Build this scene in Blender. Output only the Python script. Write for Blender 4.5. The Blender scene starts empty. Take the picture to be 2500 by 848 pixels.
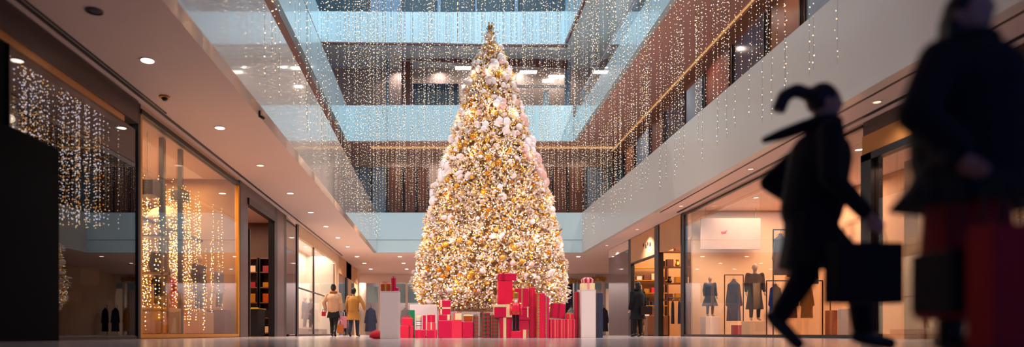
import bpy, bmesh, math, random
import numpy as np
from mathutils import Vector, Matrix, Euler
R = math.radians; PI = math.pi
random.seed(7); rng = np.random.default_rng(7)
SC = bpy.context.scene; COL = SC.collection
F = 1700.0; VX = 1077.0; HY = 815.0; CH = 0.11       # lens in pixels of the 2500 wide frame, vanishing point, eye height
def at(px, py, Y):                                    # a point of the place at distance Y
    return Vector(((px-VX)/F*Y, Y, CH+(HY-py)/F*Y))

# ------------------------------------------------------------------ materials
def lin(c):
    return tuple(((v/255.0)/12.92 if v/255.0 <= .04045 else ((v/255.0+.055)/1.055)**2.4) for v in c)
def mat(name, c, rough=.5, metal=0., var=.10, scale=6., coat=0., bump=0., emit=0., ecol=None, spec=.5, c2=None, sheen=0.):
    m = bpy.data.materials.new(name); m.use_nodes = True
    nt = m.node_tree; N = nt.nodes; L = nt.links; b = N['Principled BSDF']
    c = lin(c)
    tc = N.new('ShaderNodeTexCoord'); nz = N.new('ShaderNodeTexNoise'); nz.inputs['Scale'].default_value = scale
    nz.inputs['Detail'].default_value = 3
    L.new(tc.outputs['Object'], nz.inputs['Vector'])
    mx = N.new('ShaderNodeMix'); mx.data_type = 'RGBA'
    L.new(nz.outputs['Fac'], mx.inputs['Factor'])
    d = lin(c2) if c2 else tuple(v*(1-var) for v in c)
    e = c if c2 else tuple(min(1, v*(1+var)) for v in c)
    mx.inputs[6].default_value = (*d, 1); mx.inputs[7].default_value = (*e, 1)
    L.new(mx.outputs[2], b.inputs['Base Color'])
    b.inputs['Roughness'].default_value = rough; b.inputs['Metallic'].default_value = metal
    b.inputs['Coat Weight'].default_value = coat; b.inputs['Coat Roughness'].default_value = .04
    b.inputs['Specular IOR Level'].default_value = spec
    if sheen: b.inputs['Sheen Weight'].default_value = sheen
    if emit:
        b.inputs['Emission Color'].default_value = (*lin(ecol or c), 1) if ecol else (*c, 1)
        b.inputs['Emission Strength'].default_value = emit
    if bump:
        bp = N.new('ShaderNodeBump'); bp.inputs['Strength'].default_value = bump; bp.inputs['Distance'].default_value = .01
        L.new(nz.outputs['Fac'], bp.inputs['Height']); L.new(bp.outputs['Normal'], b.inputs['Normal'])
    return m
def glow(name, cols, strength, sample=False):          # lamps: colour differs bulb by bulb
    m = bpy.data.materials.new(name); m.use_nodes = True; nt = m.node_tree; N = nt.nodes; L = nt.links
    N.remove(N['Principled BSDF'])
    g = N.new('ShaderNodeNewGeometry'); r = N.new('ShaderNodeValToRGB'); e = N.new('ShaderNodeEmission')
    while len(r.color_ramp.elements) > 1: r.color_ramp.elements.remove(r.color_ramp.elements[-1])
    for i, c in enumerate(cols):
        el = r.color_ramp.elements[0] if i == 0 else r.color_ramp.elements.new(i/len(cols))
        el.color = (*lin(c), 1)
    r.color_ramp.interpolation = 'CONSTANT'
    L.new(g.outputs['Random Per Island'], r.inputs['Fac']); L.new(r.outputs['Color'], e.inputs['Color'])
    e.inputs['Strength'].default_value = strength
    L.new(e.outputs[0], N['Material Output'].inputs['Surface'])
    try: m.cycles.emission_sampling = 'FRONT_BACK' if sample else 'NONE'
    except Exception: pass
    return m
def island(name, cols, rough=.6, metal=0., coat=0.):  # colour differs piece by piece
    m = mat(name, cols[0], rough, metal, coat=coat); nt = m.node_tree; N = nt.nodes; L = nt.links
    g = N.new('ShaderNodeNewGeometry'); r = N.new('ShaderNodeValToRGB')
    while len(r.color_ramp.elements) > 1: r.color_ramp.elements.remove(r.color_ramp.elements[-1])
    for i, c in enumerate(cols):
        el = r.color_ramp.elements[0] if i == 0 else r.color_ramp.elements.new(i/len(cols))
        el.color = (*lin(c), 1)
    r.color_ramp.interpolation = 'CONSTANT'
    L.new(g.outputs['Random Per Island'], r.inputs['Fac']); L.new(r.outputs['Color'], N['Principled BSDF'].inputs['Base Color'])
    return m
def glassm(name, tint, refl=1.0, ior=1.5, rough=0.0):
    m = bpy.data.materials.new(name); m.use_nodes = True; nt = m.node_tree; N = nt.nodes; L = nt.links
    N.remove(N['Principled BSDF'])
    t = N.new('ShaderNodeBsdfTransparent'); t.inputs[0].default_value = (*tint, 1)
    g = N.new('ShaderNodeBsdfGlossy'); g.inputs['Roughness'].default_value = rough; g.inputs[0].default_value = (.95, .97, 1, 1)
    lw = N.new('ShaderNodeLayerWeight'); lw.inputs['Blend'].default_value = .5
    pw = N.new('ShaderNodeMath'); pw.operation = 'POWER'; pw.inputs[1].default_value = 5; L.new(lw.outputs['Facing'], pw.inputs[0])
    f = N.new('ShaderNodeMath'); f.operation = 'MULTIPLY_ADD'; f.inputs[1].default_value = .95; f.inputs[2].default_value = ((ior-1)/(ior+1))**2; L.new(pw.outputs[0], f.inputs[0])
    mu = N.new('ShaderNodeMath'); mu.operation = 'MULTIPLY'; mu.use_clamp = True; mu.inputs[1].default_value = refl
    mx = N.new('ShaderNodeMixShader')
    L.new(f.outputs[0], mu.inputs[0]); L.new(mu.outputs[0], mx.inputs[0]); L.new(t.outputs[0], mx.inputs[1]); L.new(g.outputs[0], mx.inputs[2])
    L.new(mx.outputs[0], N['Material Output'].inputs['Surface'])
    return m
def stripes(name, cols, axis, scale, rough=.45, plaid=False):
    m = mat(name, cols[0], rough); nt = m.node_tree; N = nt.nodes; L = nt.links
    tc = N.new('ShaderNodeTexCoord'); out = None
    for k, ax in enumerate(('X', 'Z') if plaid else (axis,)):
        sp = N.new('ShaderNodeSeparateXYZ'); L.new(tc.outputs['Object'], sp.inputs[0])
        a = N.new('ShaderNodeMath'); a.operation = 'MULTIPLY'; a.inputs[1].default_value = scale*(1+.3*k); L.new(sp.outputs[ax], a.inputs[0])
        fr = N.new('ShaderNodeMath'); fr.operation = 'FRACT'; L.new(a.outputs[0], fr.inputs[0])
        r = N.new('ShaderNodeValToRGB'); r.color_ramp.interpolation = 'CONSTANT'
        while len(r.color_ramp.elements) > 1: r.color_ramp.elements.remove(r.color_ramp.elements[-1])
        for i, c in enumerate(cols):
            el = r.color_ramp.elements[0] if i == 0 else r.color_ramp.elements.new(i/len(cols))
            el.color = (*lin(c), 1)
        L.new(fr.outputs[0], r.inputs['Fac'])
        if out is None: out = r.outputs['Color']
        else:
            mx = N.new('ShaderNodeMix'); mx.data_type = 'RGBA'; mx.inputs['Factor'].default_value = .5
            L.new(out, mx.inputs[6]); L.new(r.outputs['Color'], mx.inputs[7]); out = mx.outputs[2]
    L.new(out, N['Principled BSDF'].inputs['Base Color'])
    return m
def floor_material():
    m = bpy.data.materials.new('marble floor'); m.use_nodes = True; nt = m.node_tree; N = nt.nodes; L = nt.links; b = N['Principled BSDF']
    tc = N.new('ShaderNodeTexCoord'); br = N.new('ShaderNodeTexBrick'); br.offset = 0; br.inputs['Scale'].default_value = 1
    br.inputs['Brick Width'].default_value = 1.2; br.inputs['Row Height'].default_value = 1.2; br.inputs['Mortar Size'].default_value = .008
    br.inputs['Color1'].default_value = (*lin((222, 204, 198)), 1); br.inputs['Color2'].default_value = (*lin((196, 176, 172)), 1)
    br.inputs['Mortar'].default_value = (*lin((90, 74, 74)), 1)
    L.new(tc.outputs['Object'], br.inputs['Vector'])
    nz = N.new('ShaderNodeTexNoise'); nz.inputs['Scale'].default_value = .9; nz.inputs['Detail'].default_value = 8; nz.inputs['Distortion'].default_value = 2.5
    L.new(tc.outputs['Object'], nz.inputs['Vector'])
    r = N.new('ShaderNodeValToRGB'); r.color_ramp.elements[0].position = .45; r.color_ramp.elements[1].position = .55
    r.color_ramp.elements[0].color = (.72, .72, .74, 1); r.color_ramp.elements[1].color = (1, 1, 1, 1)
    L.new(nz.outputs['Fac'], r.inputs['Fac'])
    mx = N.new('ShaderNodeMix'); mx.data_type = 'RGBA'; mx.blend_type = 'MULTIPLY'; mx.inputs['Factor'].default_value = 1
    L.new(br.outputs['Color'], mx.inputs[6]); L.new(r.outputs['Color'], mx.inputs[7]); L.new(mx.outputs[2], b.inputs['Base Color'])
    b.inputs['Roughness'].default_value = .15
    return m

M = dict(
 floor=floor_material(),
 soffit=mat('warm painted soffit', (226, 198, 186), .6, var=.03, scale=.5),
 fascia=mat('pale glossy fascia panel', (204, 226, 230), .25, var=.03, scale=.4, coat=.6),
 fascia_l=mat('pale glass clad fascia', (222, 212, 204), .18, var=.03, scale=.4, coat=1.),
 fascia_dull=mat('pale painted fascia', (208, 198, 188), .4, var=.04, scale=.4, coat=.25),
 brownsoffit=mat('mauve brown soffit', (206, 160, 148), .45, var=.05, scale=1),
 roof=mat('roof panel', (150, 158, 165), .8),
 black=mat('black metal', (16, 17, 24), .35, .3),
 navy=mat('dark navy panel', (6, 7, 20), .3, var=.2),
 darkwall=mat('dark stone', (2, 3, 9), .9, spec=.1),
 header=mat('bronze header', (70, 52, 48), .35, .3),
 headerlit=mat('golden lit edge and bronze band', (176, 122, 66), .35, .5),  # golden tone of a lit edge; also the bronze band on the right
 brownpil=mat('brown lacquered pillar', (74, 54, 52), .3, .2),
 brownpil2=mat('bronze metal post', (60, 46, 42), .35, .5),
 gold=mat('brushed gold', (214, 158, 62), .28, .85),
 goldframe=mat('gold window frame', (206, 140, 48), .4, .5),
 brass=mat('antique brass', (170, 120, 60), .35, .8),
 cream=mat('cream wall', (226, 192, 156), .7, var=.04),
 tan=mat('tan wall', (196, 146, 104), .7, var=.1, scale=1.2),
 amber=mat('amber wall', (196, 146, 78), .6, scale=1.1, c2=(110, 74, 48)),
 white=mat('white lacquer', (234, 216, 210), .4, var=.02),
 whiteshop=mat('white shop wall', (236, 226, 212), .6, var=.03),
 wood=mat('walnut wood', (110, 66, 42), .45, var=.3, scale=3),
 darkbrown=mat('dark brown shopfront', (96, 56, 42), .5, var=.2),
 redbrown=mat('red brown timber', (112, 58, 46), .5, var=.15),
 bluegrey=mat('blue grey panel', (110, 130, 150), .4, var=.1),
 darkblue=mat('dark blue window', (30, 44, 66), .15, var=.5, scale=2, coat=.4),
 greenery=mat('dark green planting behind glass', (14, 30, 40), .5, var=.9, scale=5, c2=(48, 74, 84)),
 beigeshop=mat('beige shop interior', (176, 154, 146), .6, var=.1),
 crimson=mat('crimson wrapping paper', (206, 6, 62), .35, coat=.25, var=.04),
 red=mat('red wrapping paper', (224, 22, 60), .35, coat=.25, var=.04),
 darkred=mat('dark red wrapping paper', (150, 8, 38), .4, var=.08),
 magenta=mat('magenta wrapping paper', (212, 20, 86), .35, coat=.2, var=.05),
 lightred=mat('coral ribbon', (232, 50, 74), .3, coat=.2),
 creamrib=mat('cream ribbon', (240, 214, 160), .35),
 goldrib=mat('gold ribbon', (224, 176, 84), .3, .5),
 green=mat('green paper', (10, 130, 84), .4),
 pink=mat('pink satin', (238, 150, 160), .35),
 teal=mat('teal glitter', (120, 190, 190), .3, .3, var=.5, scale=60),
 orange=mat('orange foil', (224, 96, 20), .3, .3, var=.4, scale=25, c2=(150, 60, 20)),
 navybox=mat('navy cloth', (34, 40, 66), .6),
 plaid=stripes('green and red plaid', [(12, 104, 66), (176, 16, 36), (20, 60, 44), (176, 16, 36)], 'X', 9, plaid=True),
 plaid2=stripes('red and green plaid', [(168, 14, 34), (168, 14, 34), (14, 96, 60), (60, 20, 30)], 'X', 8, plaid=True),
 ribbed=stripes('striped red paper', [(214, 16, 50), (232, 70, 80), (180, 10, 44), (214, 16, 60), (236, 104, 96)], 'X', 6.2),
 leafrib=stripes('leaf pattern ribbon', [(206, 170, 90), (60, 110, 60), (220, 60, 60), (206, 170, 90), (70, 60, 40)], 'Z', 14),
 whitepat=stripes('white and grey pattern', [(236, 230, 220), (200, 190, 180), (236, 230, 220), (120, 110, 100)], 'Z', 9),
 skin=mat('skin', (198, 146, 120), .5, var=.04),
 hair=mat('black hair', (14, 12, 18), .5, var=.3, scale=30, bump=.4),
 beigecoat=mat('beige padded jacket', (204, 160, 124), .7, bump=.5, scale=9),
 mustard=mat('mustard wool coat', (184, 128, 56), .85, bump=.2, scale=20),
 brownscarf=mat('rust scarf', (176, 96, 40), .85, bump=.4, scale=25),
 blackcloth=mat('black cloth', (7, 8, 18), .9, var=.2, scale=12, bump=.2),
 denim=mat('dark blue denim', (40, 46, 74), .8),
 leather=mat('black leather', (14, 13, 18), .35),
 greycloth=mat('grey wool', (110, 108, 120), .85),
 bluecloth=mat('navy blue cloth', (30, 42, 74), .8),
 redcloth=mat('red cloth', (186, 14, 30), .8),
 manq=mat('matte mannequin', (186, 150, 130), .5),
 paleblue=mat('pale blue glass screen', (112, 176, 206), .2, coat=.5, var=.35, scale=1.5, c2=(176, 212, 222)),
 wire=mat('thin grey cable', (120, 124, 132), .5),
 chrome=mat('chrome', (200, 200, 205), .2, .9),
 flock=island('flocked fir needles', [(250, 236, 226), (236, 204, 160), (255, 242, 236), (236, 190, 110), (150, 104, 62), (250, 234, 226), (244, 220, 180), (255, 240, 236), (240, 224, 222), (214, 160, 80), (250, 238, 232)], .7),
 core=mat('inner fir foliage', (200, 160, 120), .9, scale=22, c2=(130, 90, 56)),
 snow=mat('flocked snow pads', (246, 226, 222), .8, var=.05, bump=.3, scale=12),
 pearl=mat('pearl bauble', (250, 236, 236), .25, coat=.5, var=.05),
 blush=mat('blush pink bauble', (238, 190, 180), .3, coat=.4, var=.05),
 champagne=mat('champagne gold bauble', (236, 176, 70), .25, .55, var=.1),
 amberball=mat('amber gold bauble', (224, 136, 24), .25, .5, var=.1),
 bulbs=glow('curtain light bulbs', [(255, 226, 190), (255, 240, 225), (255, 214, 160), (255, 236, 215), (255, 200, 140)], 2.1),
 treebulbs=glow('tree light bulbs', [(255, 226, 180), (255, 190, 84), (255, 240, 220), (255, 170, 40), (255, 236, 225)], 2.4),
 goldbulbs=glow('gold light bulbs', [(255, 200, 110), (255, 226, 170), (255, 176, 60), (255, 240, 215)], 5.),
 darkbulbs=glow('stand-in reflected bulbs', [(255, 236, 220), (238, 232, 250), (255, 214, 160), (255, 244, 235), (240, 160, 70)], 8.),
 lamp=glow('downlight lens', [(255, 240, 225)], 9.),
 lampdim=glow('dim downlight lens', [(255, 214, 180)], 1.6),
 tube=glow('tube lamp', [(255, 244, 230)], 5., True),
 ledgold=glow('warm light strip', [(255, 190, 120)], .6, True),
 shadeglow=glow('lit lamp shade', [(230, 160, 120)], .12),
 glass=glassm('shop window glass', (.97, .95, .92), 1.15, 1.55),
 darkglass=glassm('dark tinted shop glass', (.36, .35, .36), 1.3, 1.6),
 clearglass=glassm('balustrade glass', (.86, .94, .96), 1.4, 1.5),
 sleeveglass=mat('mirror dark glass', (24, 16, 24), .06, coat=.5),
)
# ------------------------------------------------------------------ mesh builder
class MB:
    def __init__(s): s.v = []; s.f = []; s.mi = []; s.k = 0
    def use(s, k): s.k = k; return s
    def add(s, vs, fs):
        o = len(s.v); s.v += [tuple(v) for v in vs]; s.f += [tuple(i+o for i in f) for f in fs]; s.mi += [s.k]*len(fs); return s
    def box(s, x0, x1, y0, y1, z0, z1, m=None, bev=0):
        vs = [Vector(p) for p in ((x0,y0,z0),(x1,y0,z0),(x1,y1,z0),(x0,y1,z0),(x0,y0,z1),(x1,y0,z1),(x1,y1,z1),(x0,y1,z1))]
        if m is not None: vs = [m @ v for v in vs]
        return s.add(vs, [(0,3,2,1),(4,5,6,7),(0,1,5,4),(1,2,6,5),(2,3,7,6),(3,0,4,7)])
    def rbox(s, x0, x1, y0, y1, z0, z1, b=.008, m=None):   # chamfered box
        vs = []; 
        for sx in (0, 1):
            for sy in (0, 1):
                for sz in (0, 1):
                    X = (x0, x1)[sx]; Y = (y0, y1)[sy]; Z = (z0, z1)[sz]
                    dx = b if sx == 0 else -b; dy = b if sy == 0 else -b; dz = b if sz == 0 else -b
                    vs += [(X, Y+dy, Z+dz), (X+dx, Y, Z+dz), (X+dx, Y+dy, Z)]
        bm = bmesh.new()
        for v in vs: bm.verts.new(v)
        bmesh.ops.convex_hull(bm, input=bm.verts)
        bm.verts.index_update()
        V = [v.co.copy() for v in bm.verts]
        if m is not None: V = [m @ v for v in V]
        FF = [tuple(v.index for v in f.verts) for f in bm.faces]; bm.free()
        return s.add(V, FF)
    def tube(s, p0, p1, r0, r1=None, n=12, cap=True):
        r1 = r0 if r1 is None else r1; p0 = Vector(p0); p1 = Vector(p1); d = (p1-p0)
        if d.length < 1e-6: return s
        q = d.to_track_quat('Z', 'Y'); vs = []
        for p, r in ((p0, r0), (p1, r1)):
            for i in range(n):
                a = 2*PI*i/n; vs.append(p + q @ Vector((r*math.cos(a), r*math.sin(a), 0)))
        fs = [(i, (i+1) % n, n+(i+1) % n, n+i) for i in range(n)]
        if cap: fs += [tuple(range(n-1, -1, -1)), tuple(range(n, 2*n))]
        return s.add(vs, fs)
    def path(s, pts, r, n=8):
        for a, b in zip(pts[:-1], pts[1:]): s.tube(a, b, r, r, n)
        for p in pts[1:-1]: s.ell(p, (r, r, r), 6, 4)
        return s
    def ell(s, c, rad, n=14, m=8, rot=None):
        c = Vector(c); rx, ry, rz = rad; vs = [Vector((0, 0, -rz))]
        for j in range(1, m):
            t = -PI/2 + PI*j/m
            for i in range(n):
                a = 2*PI*i/n; vs.append(Vector((rx*math.cos(t)*math.cos(a), ry*math.cos(t)*math.sin(a), rz*math.sin(t))))
        vs.append(Vector((0, 0, rz)))
        if rot is not None: vs = [rot @ v for v in vs]
        vs = [c+v for v in vs]; fs = []
        for i in range(n):
            fs.append((0, 1+(i+1) % n, 1+i))
            for j in range(m-2):
                a = 1+j*n; fs.append((a+i, a+(i+1) % n, a+n+(i+1) % n, a+n+i))
            a = 1+(m-2)*n; fs.append((a+i, a+(i+1) % n, len(vs)-1))
        return s.add(vs, fs)
    def cap(s, p0, p1, r0, r1, n=14, sq=None):            # tapered capsule for bodies
        s.tube(p0, p1, r0, r1, n); s.ell(p0, (r0, r0, r0), n, 8); s.ell(p1, (r1, r1, r1), n, 8); return s
    def lathe(s, prof, c=(0, 0, 0), n=24, sx=1., sy=1., fold=0., nf=0):
        c = Vector(c); vs = []; 
        for z, r in prof:
            for i in range(n):
                a = 2*PI*i/n; rr = r*(1+fold*math.sin(nf*a)); vs.append(c+Vector((rr*sx*math.cos(a), rr*sy*math.sin(a), z)))
        fs = []
        for j in range(len(prof)-1):
            for i in range(n): fs.append((j*n+i, j*n+(i+1) % n, (j+1)*n+(i+1) % n, (j+1)*n+i))
        fs += [tuple(range(n-1, -1, -1)), tuple((len(prof)-1)*n+i for i in range(n))]
        return s.add(vs, fs)
    def strip(s, pts, w, wd, t=.004):                      # ribbon along pts, width w along direction wd
        wd = Vector(wd).normalized()*w/2
        for a, b in zip(pts[:-1], pts[1:]):
            a = Vector(a); b = Vector(b); d = (b-a).normalized(); nn = d.cross(wd).normalized()*t
            s.add([a-wd-nn, a+wd-nn, b+wd-nn, b-wd-nn, a-wd+nn, a+wd+nn, b+wd+nn, b-wd+nn], [(0,3,2,1),(4,5,6,7),(0,1,5,4),(1,2,6,5),(2,3,7,6),(3,0,4,7)])
        return s
    def mesh(s, name):
        me = bpy.data.meshes.new(name); me.from_pydata(s.v, [], s.f); me.update(); return me
    def build(s, name, mats, parent=None, loc=(0, 0, 0), rz=0., smooth=False, remesh=0, sm=2):
        me = s.mesh(name); mats = mats if isinstance(mats, (list, tuple)) else [mats]
        for m_ in mats: me.materials.append(m_)
        if len(mats) > 1: me.polygons.foreach_set('material_index', s.mi)
        bm = bmesh.new(); bm.from_mesh(me); bmesh.ops.recalc_face_normals(bm, faces=bm.faces); bm.to_mesh(me); bm.free()
        o = bpy.data.objects.new(name, me); COL.objects.link(o)
        if remesh:
            r = o.modifiers.new('r', 'REMESH'); r.mode = 'VOXEL'; r.voxel_size = remesh
            q = o.modifiers.new('s', 'SMOOTH'); q.factor = .6; q.iterations = sm
            dg = bpy.context.evaluated_depsgraph_get(); me2 = bpy.data.meshes.new_from_object(o.evaluated_get(dg))
            o.modifiers.clear(); o.data = me2; me = me2; me.name = name; smooth = True
            me.materials.clear()
            for m_ in mats: me.materials.append(m_)
        if smooth: me.polygons.foreach_set('use_smooth', [True]*len(me.polygons))
        o.parent = parent; o.location = loc; o.rotation_euler = (0, 0, rz)
        return o
def tag(o, label, cat=None, group=None, kind=None):
    if label: o['label'] = label
    if cat: o['category'] = cat
    if group: o['group'] = group
    if kind: o['kind'] = kind
    return o
def thing(name, label, cat, loc, rz=0., group=None):
    o = bpy.data.objects.new(name, None); COL.objects.link(o); o.location = loc; o.rotation_euler = (0, 0, rz); o.empty_display_size = .1
    return tag(o, label, cat, group)
def struct(name, mb, m, label=None, cat=None, parent=None):
    o = mb.build(name, m, parent)
    if parent is None: tag(o, label, cat or name.split('_')[0], kind='structure')
    return o
def dup(root, loc, rz=None, label=None, group=None, scale=None):
    r = root.copy(); COL.objects.link(r); r.location = loc
    if rz is not None: r.rotation_euler = (0, 0, rz)
    if scale: r.scale = (scale,)*3
    if label: r['label'] = label
    if group: r['group'] = group
    for ch in list(root.children):
        c = ch.copy(); COL.objects.link(c); c.parent = r
        for g in ch.children:
            d = g.copy(); COL.objects.link(d); d.parent = c
    return r
def light(name, kind, loc, power, col, rot=(0, 0, 0), size=1., size_y=None, spot=None, blend=.6):
    l = bpy.data.lights.new(name, kind); l.energy = power; l.color = col
    if kind == 'AREA':
        l.size = size
        if size_y: l.shape = 'RECTANGLE'; l.size_y = size_y
    else: l.shadow_soft_size = size
    if kind == 'SPOT': l.spot_size = spot; l.spot_blend = blend
    o = bpy.data.objects.new(name, l); COL.objects.link(o); o.location = loc; o.rotation_euler = rot
    return o

# ------------------------------------------------------------------ world, camera
w = bpy.data.worlds.new('World'); SC.world = w; w.use_nodes = True
w.node_tree.nodes['Background'].inputs[0].default_value = (.03, .06, .22, 1); w.node_tree.nodes['Background'].inputs[1].default_value = 1.
cam = bpy.data.cameras.new('Camera'); co = bpy.data.objects.new('Camera', cam); COL.objects.link(co); SC.camera = co
co.location = (0, 0, CH); co.rotation_euler = (R(90), 0, 0)
cam.sensor_width = 36; cam.lens = F/2500*36; cam.shift_x = (1250-VX)/2500; cam.shift_y = (HY-424)/2500
cam.clip_start = .05; cam.clip_end = 200
cam.dof.use_dof = True; cam.dof.focus_distance = 23; cam.dof.aperture_fstop = .42; cam.dof.aperture_blades = 0
v = SC.view_settings; v.view_transform = 'Standard'; v.look = 'None'; v.gamma = 1; v.use_curve_mapping = False; v.exposure = .2
SC.cycles.use_denoising = True; SC.cycles.use_adaptive_sampling = True; SC.cycles.adaptive_threshold = .02; SC.cycles.max_bounces = 8; SC.cycles.diffuse_bounces = 3; SC.cycles.glossy_bounces = 3
SC.cycles.transparent_max_bounces = 12; SC.cycles.sample_clamp_indirect = 3.; SC.cycles.caustics_reflective = False; SC.cycles.caustics_refractive = False

# ------------------------------------------------------------------ room: floor, soffits, fascias
Z1 = 4.61
b = MB(); b.box(-12, 16, -3, 58, -.2, 0); struct('floor', b, M['floor'], 'polished pinkish marble mall floor with square tiles')
b = MB(); b.box(-12, -3.76, -3, 38.71, Z1, Z1+.3); b.box(-12, 15.5, 38.71, 55.5, Z1, Z1+.3)
struct('ceiling', b, M['soffit'], 'salmon painted soffit over the left walkway and far hall')
b = MB(); b.box(8.01, 15.5, -3, 38.71, Z1, Z1+.3); struct('ceiling_right', b, M['soffit'], 'salmon painted soffit over the right walkway', 'ceiling')
# black slot in the left soffit beside the shops
b = MB(); b.box(-5.72, -5.66, -3, 40, Z1-.02, Z1-.001); b.box(-5.62, -5.59, -3, 14.2, Z1-.02, Z1-.001); struct('trim_1', b, M['black'], 'black shadow slot along the left soffit')
b = MB(); b.box(8.72, 8.80, -3, 25.8, Z1-.02, Z1-.001); b.box(8.1, 8.14, -3, 25.8, Z1-.015, Z1-.001); struct('trim_2', b, M['black'], 'black shadow slot along the right soffit')
# first floor parapets
b = MB(); b.box(-3.75, -3.55, -3, 38.5, Z1-.02, 6.8); struct('trim_3', b, M['fascia_l'], 'glossy pale parapet along the left edge of the atrium')
b = MB(); b.box(7.8, 8.0, -3, 38.5, Z1-.02, 6.8); struct('trim_4', b, M['fascia_dull'], 'pale parapet along the right edge of the atrium')
b = MB(); b.box(-3.75, 8.0, 38.5, 38.7, 5.3, 6.8); b.box(-3.75, 8.0, 38.52, 38.7, Z1-.02, 5.285); struct('trim_5', b, M['fascia'], 'pale blue two band parapet across the far end, first floor')
# first-floor slabs behind
b = MB(); b.box(-9, -3.75, -3, 41, 4.95, 5.1); b.box(8, 11, -3, 41, 4.95, 5.1); b.box(-9, 11, 38.7, 42, 5.1, 5.2); struct('floor_1', b, M['beigeshop'], 'first floor gallery deck')
# far wall, first floor: y=41
WF = 41.0
def px_at(px, Y): return (px-VX)/F*Y
def pz_at(py, Y): return CH+(HY-py)/F*Y
b = MB(); b.box(-7.5, 10.4, WF, WF+.2, 5.2, 10.75); struct('wall_far', b, M['beigeshop'], 'far gallery wall of the first floor')
panels = [(850, 905, 'bluegrey'), (908, 943, 'bluegrey'), (948, 984, 'darkbrown'), (987, 1016, 'darkbrown'), (1019, 1046, 'darkbrown'), (1312, 1345, 'darkbrown'), (1348, 1384, 'darkbrown'), (1387, 1424, 'darkbrown'), (1430, 1490, 'bluegrey')]
n = 1
for a, c, m_ in panels:
    b = MB(); b.box(px_at(a, WF), px_at(c, WF), WF-.08, WF-.001, 5.25, 9.9); o = struct('window_%d' % n, b, M[m_], 'tall %s shopfront panel, first floor far gallery' % ('brown' if m_ == 'darkbrown' else 'blue grey'), 'window'); n += 1
    f = MB()
    for xx in (a, c): f.box(px_at(xx, WF)-.03, px_at(xx, WF)+.03, WF-.12, WF-.08, 5.25, 9.9)
    f.build('window_frame', M['black'], o)
# second floor soffit (mauve brown) and parapets
b = MB(); b.box(7.51, 10.3, -3, WF, 10.75, 10.95); b.box(-9, 7.5, 38.61, WF, 10.75, 10.95); b.box(-9, -5.39, -3, 38.61, 10.75, 10.95)
struct('ceiling_first_floor', b, M['brownsoffit'], 'mauve brown soffit under the second floor gallery', 'ceiling')
b = MB(); b.box(9.90, 9.97, 6, 40.5, 10.72, 10.745); struct('trim_6', b, M['ledgold'], 'warm light strip in the mauve soffit, right side')
b = MB(); b.box(-4, 9.8, 39.6, 39.85, 10.70, 10.745); struct('trim_7', b, M['ledgold'], 'warm light strip in the mauve soffit, far end')
b = MB(); b.box(7.3, 7.5, -3, 38.5, 10.73, 11.95); struct('trim_8', b, M['fascia'], 'pale second floor parapet on the right')
b = MB(); b.box(7.36, 7.40, -3, 38.5, 11.96, 12.75); struct('window_20', b, M['clearglass'], 'glass balustrade of the second floor on the right', 'window')
b = MB(); b.box(7.34, 7.42, -3, 38.5, 12.76, 12.81); struct('trim_9', b, M['chrome'], 'metal handrail of the second floor on the right')
b = MB(); b.box(-5.38, -5.18, -3, 38.5, 10.73, 12.65); struct('trim_10', b, M['fascia'], 'pale second floor parapet on the left')
b = MB(); b.box(-5.36, -5.2, -3, 38.5, 12.66, 12.74); struct('trim_11', b, M['redbrown'], 'brown handrail of the second floor on the left')
b = MB()
for x0, x1, y in ((-5.38, -2.98, 38.40), (-2.96, 2.3, 38.35), (2.32, 7.29, 38.40)): b.box(x0, x1, y, y+.2, 10.73, 12.7)
struct('trim_12', b, M['fascia'], 'pale blue second floor parapet across the far end')
# left and right gallery walls of floor one
def gallery(name, X, side, z0, z1, y0, y1, step, mats, lab):
    b = MB(); b.box(min(X, X+side*.2), max(X, X+side*.2), -3, 41, z0, z1); struct(name, b, M['darkbrown'] if z0 < 9 else M['beigeshop'], lab, 'wall')
    global n
    y = y0; k = 0
    while y < y1:
        w_ = step*random.uniform(.8, 1.2); q = MB(); q.box(min(X-side*.05, X), max(X-side*.05, X)-.001 if side > 0 else max(X-side*.05, X), y, y+w_-.25, z0+.1, z1-.7)
        o = struct('window_%d' % (n+30), q, M[mats[k % len(mats)]], 'shopfront window panel along %s, number %d from the entrance' % (lab, k+1), 'window')
        f = MB()
        for yy in (y, y+w_-.25): f.box(X-side*.09-.02, X-side*.09+.02, yy-.03, yy+.03, z0+.1, z1-.7)
        f.build('window_frame', M['black'], o); n += 1; y += w_; k += 1
gallery('wall_right_first_floor', 10.1, 1, 5.1, 10.75, 12, 40, 2.6, ['darkblue', 'darkbrown', 'bluegrey', 'wood', 'darkblue', 'redbrown', 'bluegrey'], 'the right gallery wall of the first floor')
gallery('wall_left_first_floor', -5.75, -1, 5.1, 10.75, 10, 40, 2.6, ['darkblue', 'darkbrown', 'bluegrey'], 'the left gallery wall of the first floor')
gallery('wall_right_second_floor', 9.6, 1, 10.95, 16.2, 12, 40, 3.2, ['fascia', 'bluegrey', 'beigeshop', 'fascia'], 'the right gallery wall of the second floor')
gallery('wall_left_second_floor', -7.2, -1, 10.95, 16.2, 14, 40, 2.8, ['darkblue', 'redbrown', 'darkblue', 'bluegrey'], 'the left gallery wall of the second floor')
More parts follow.
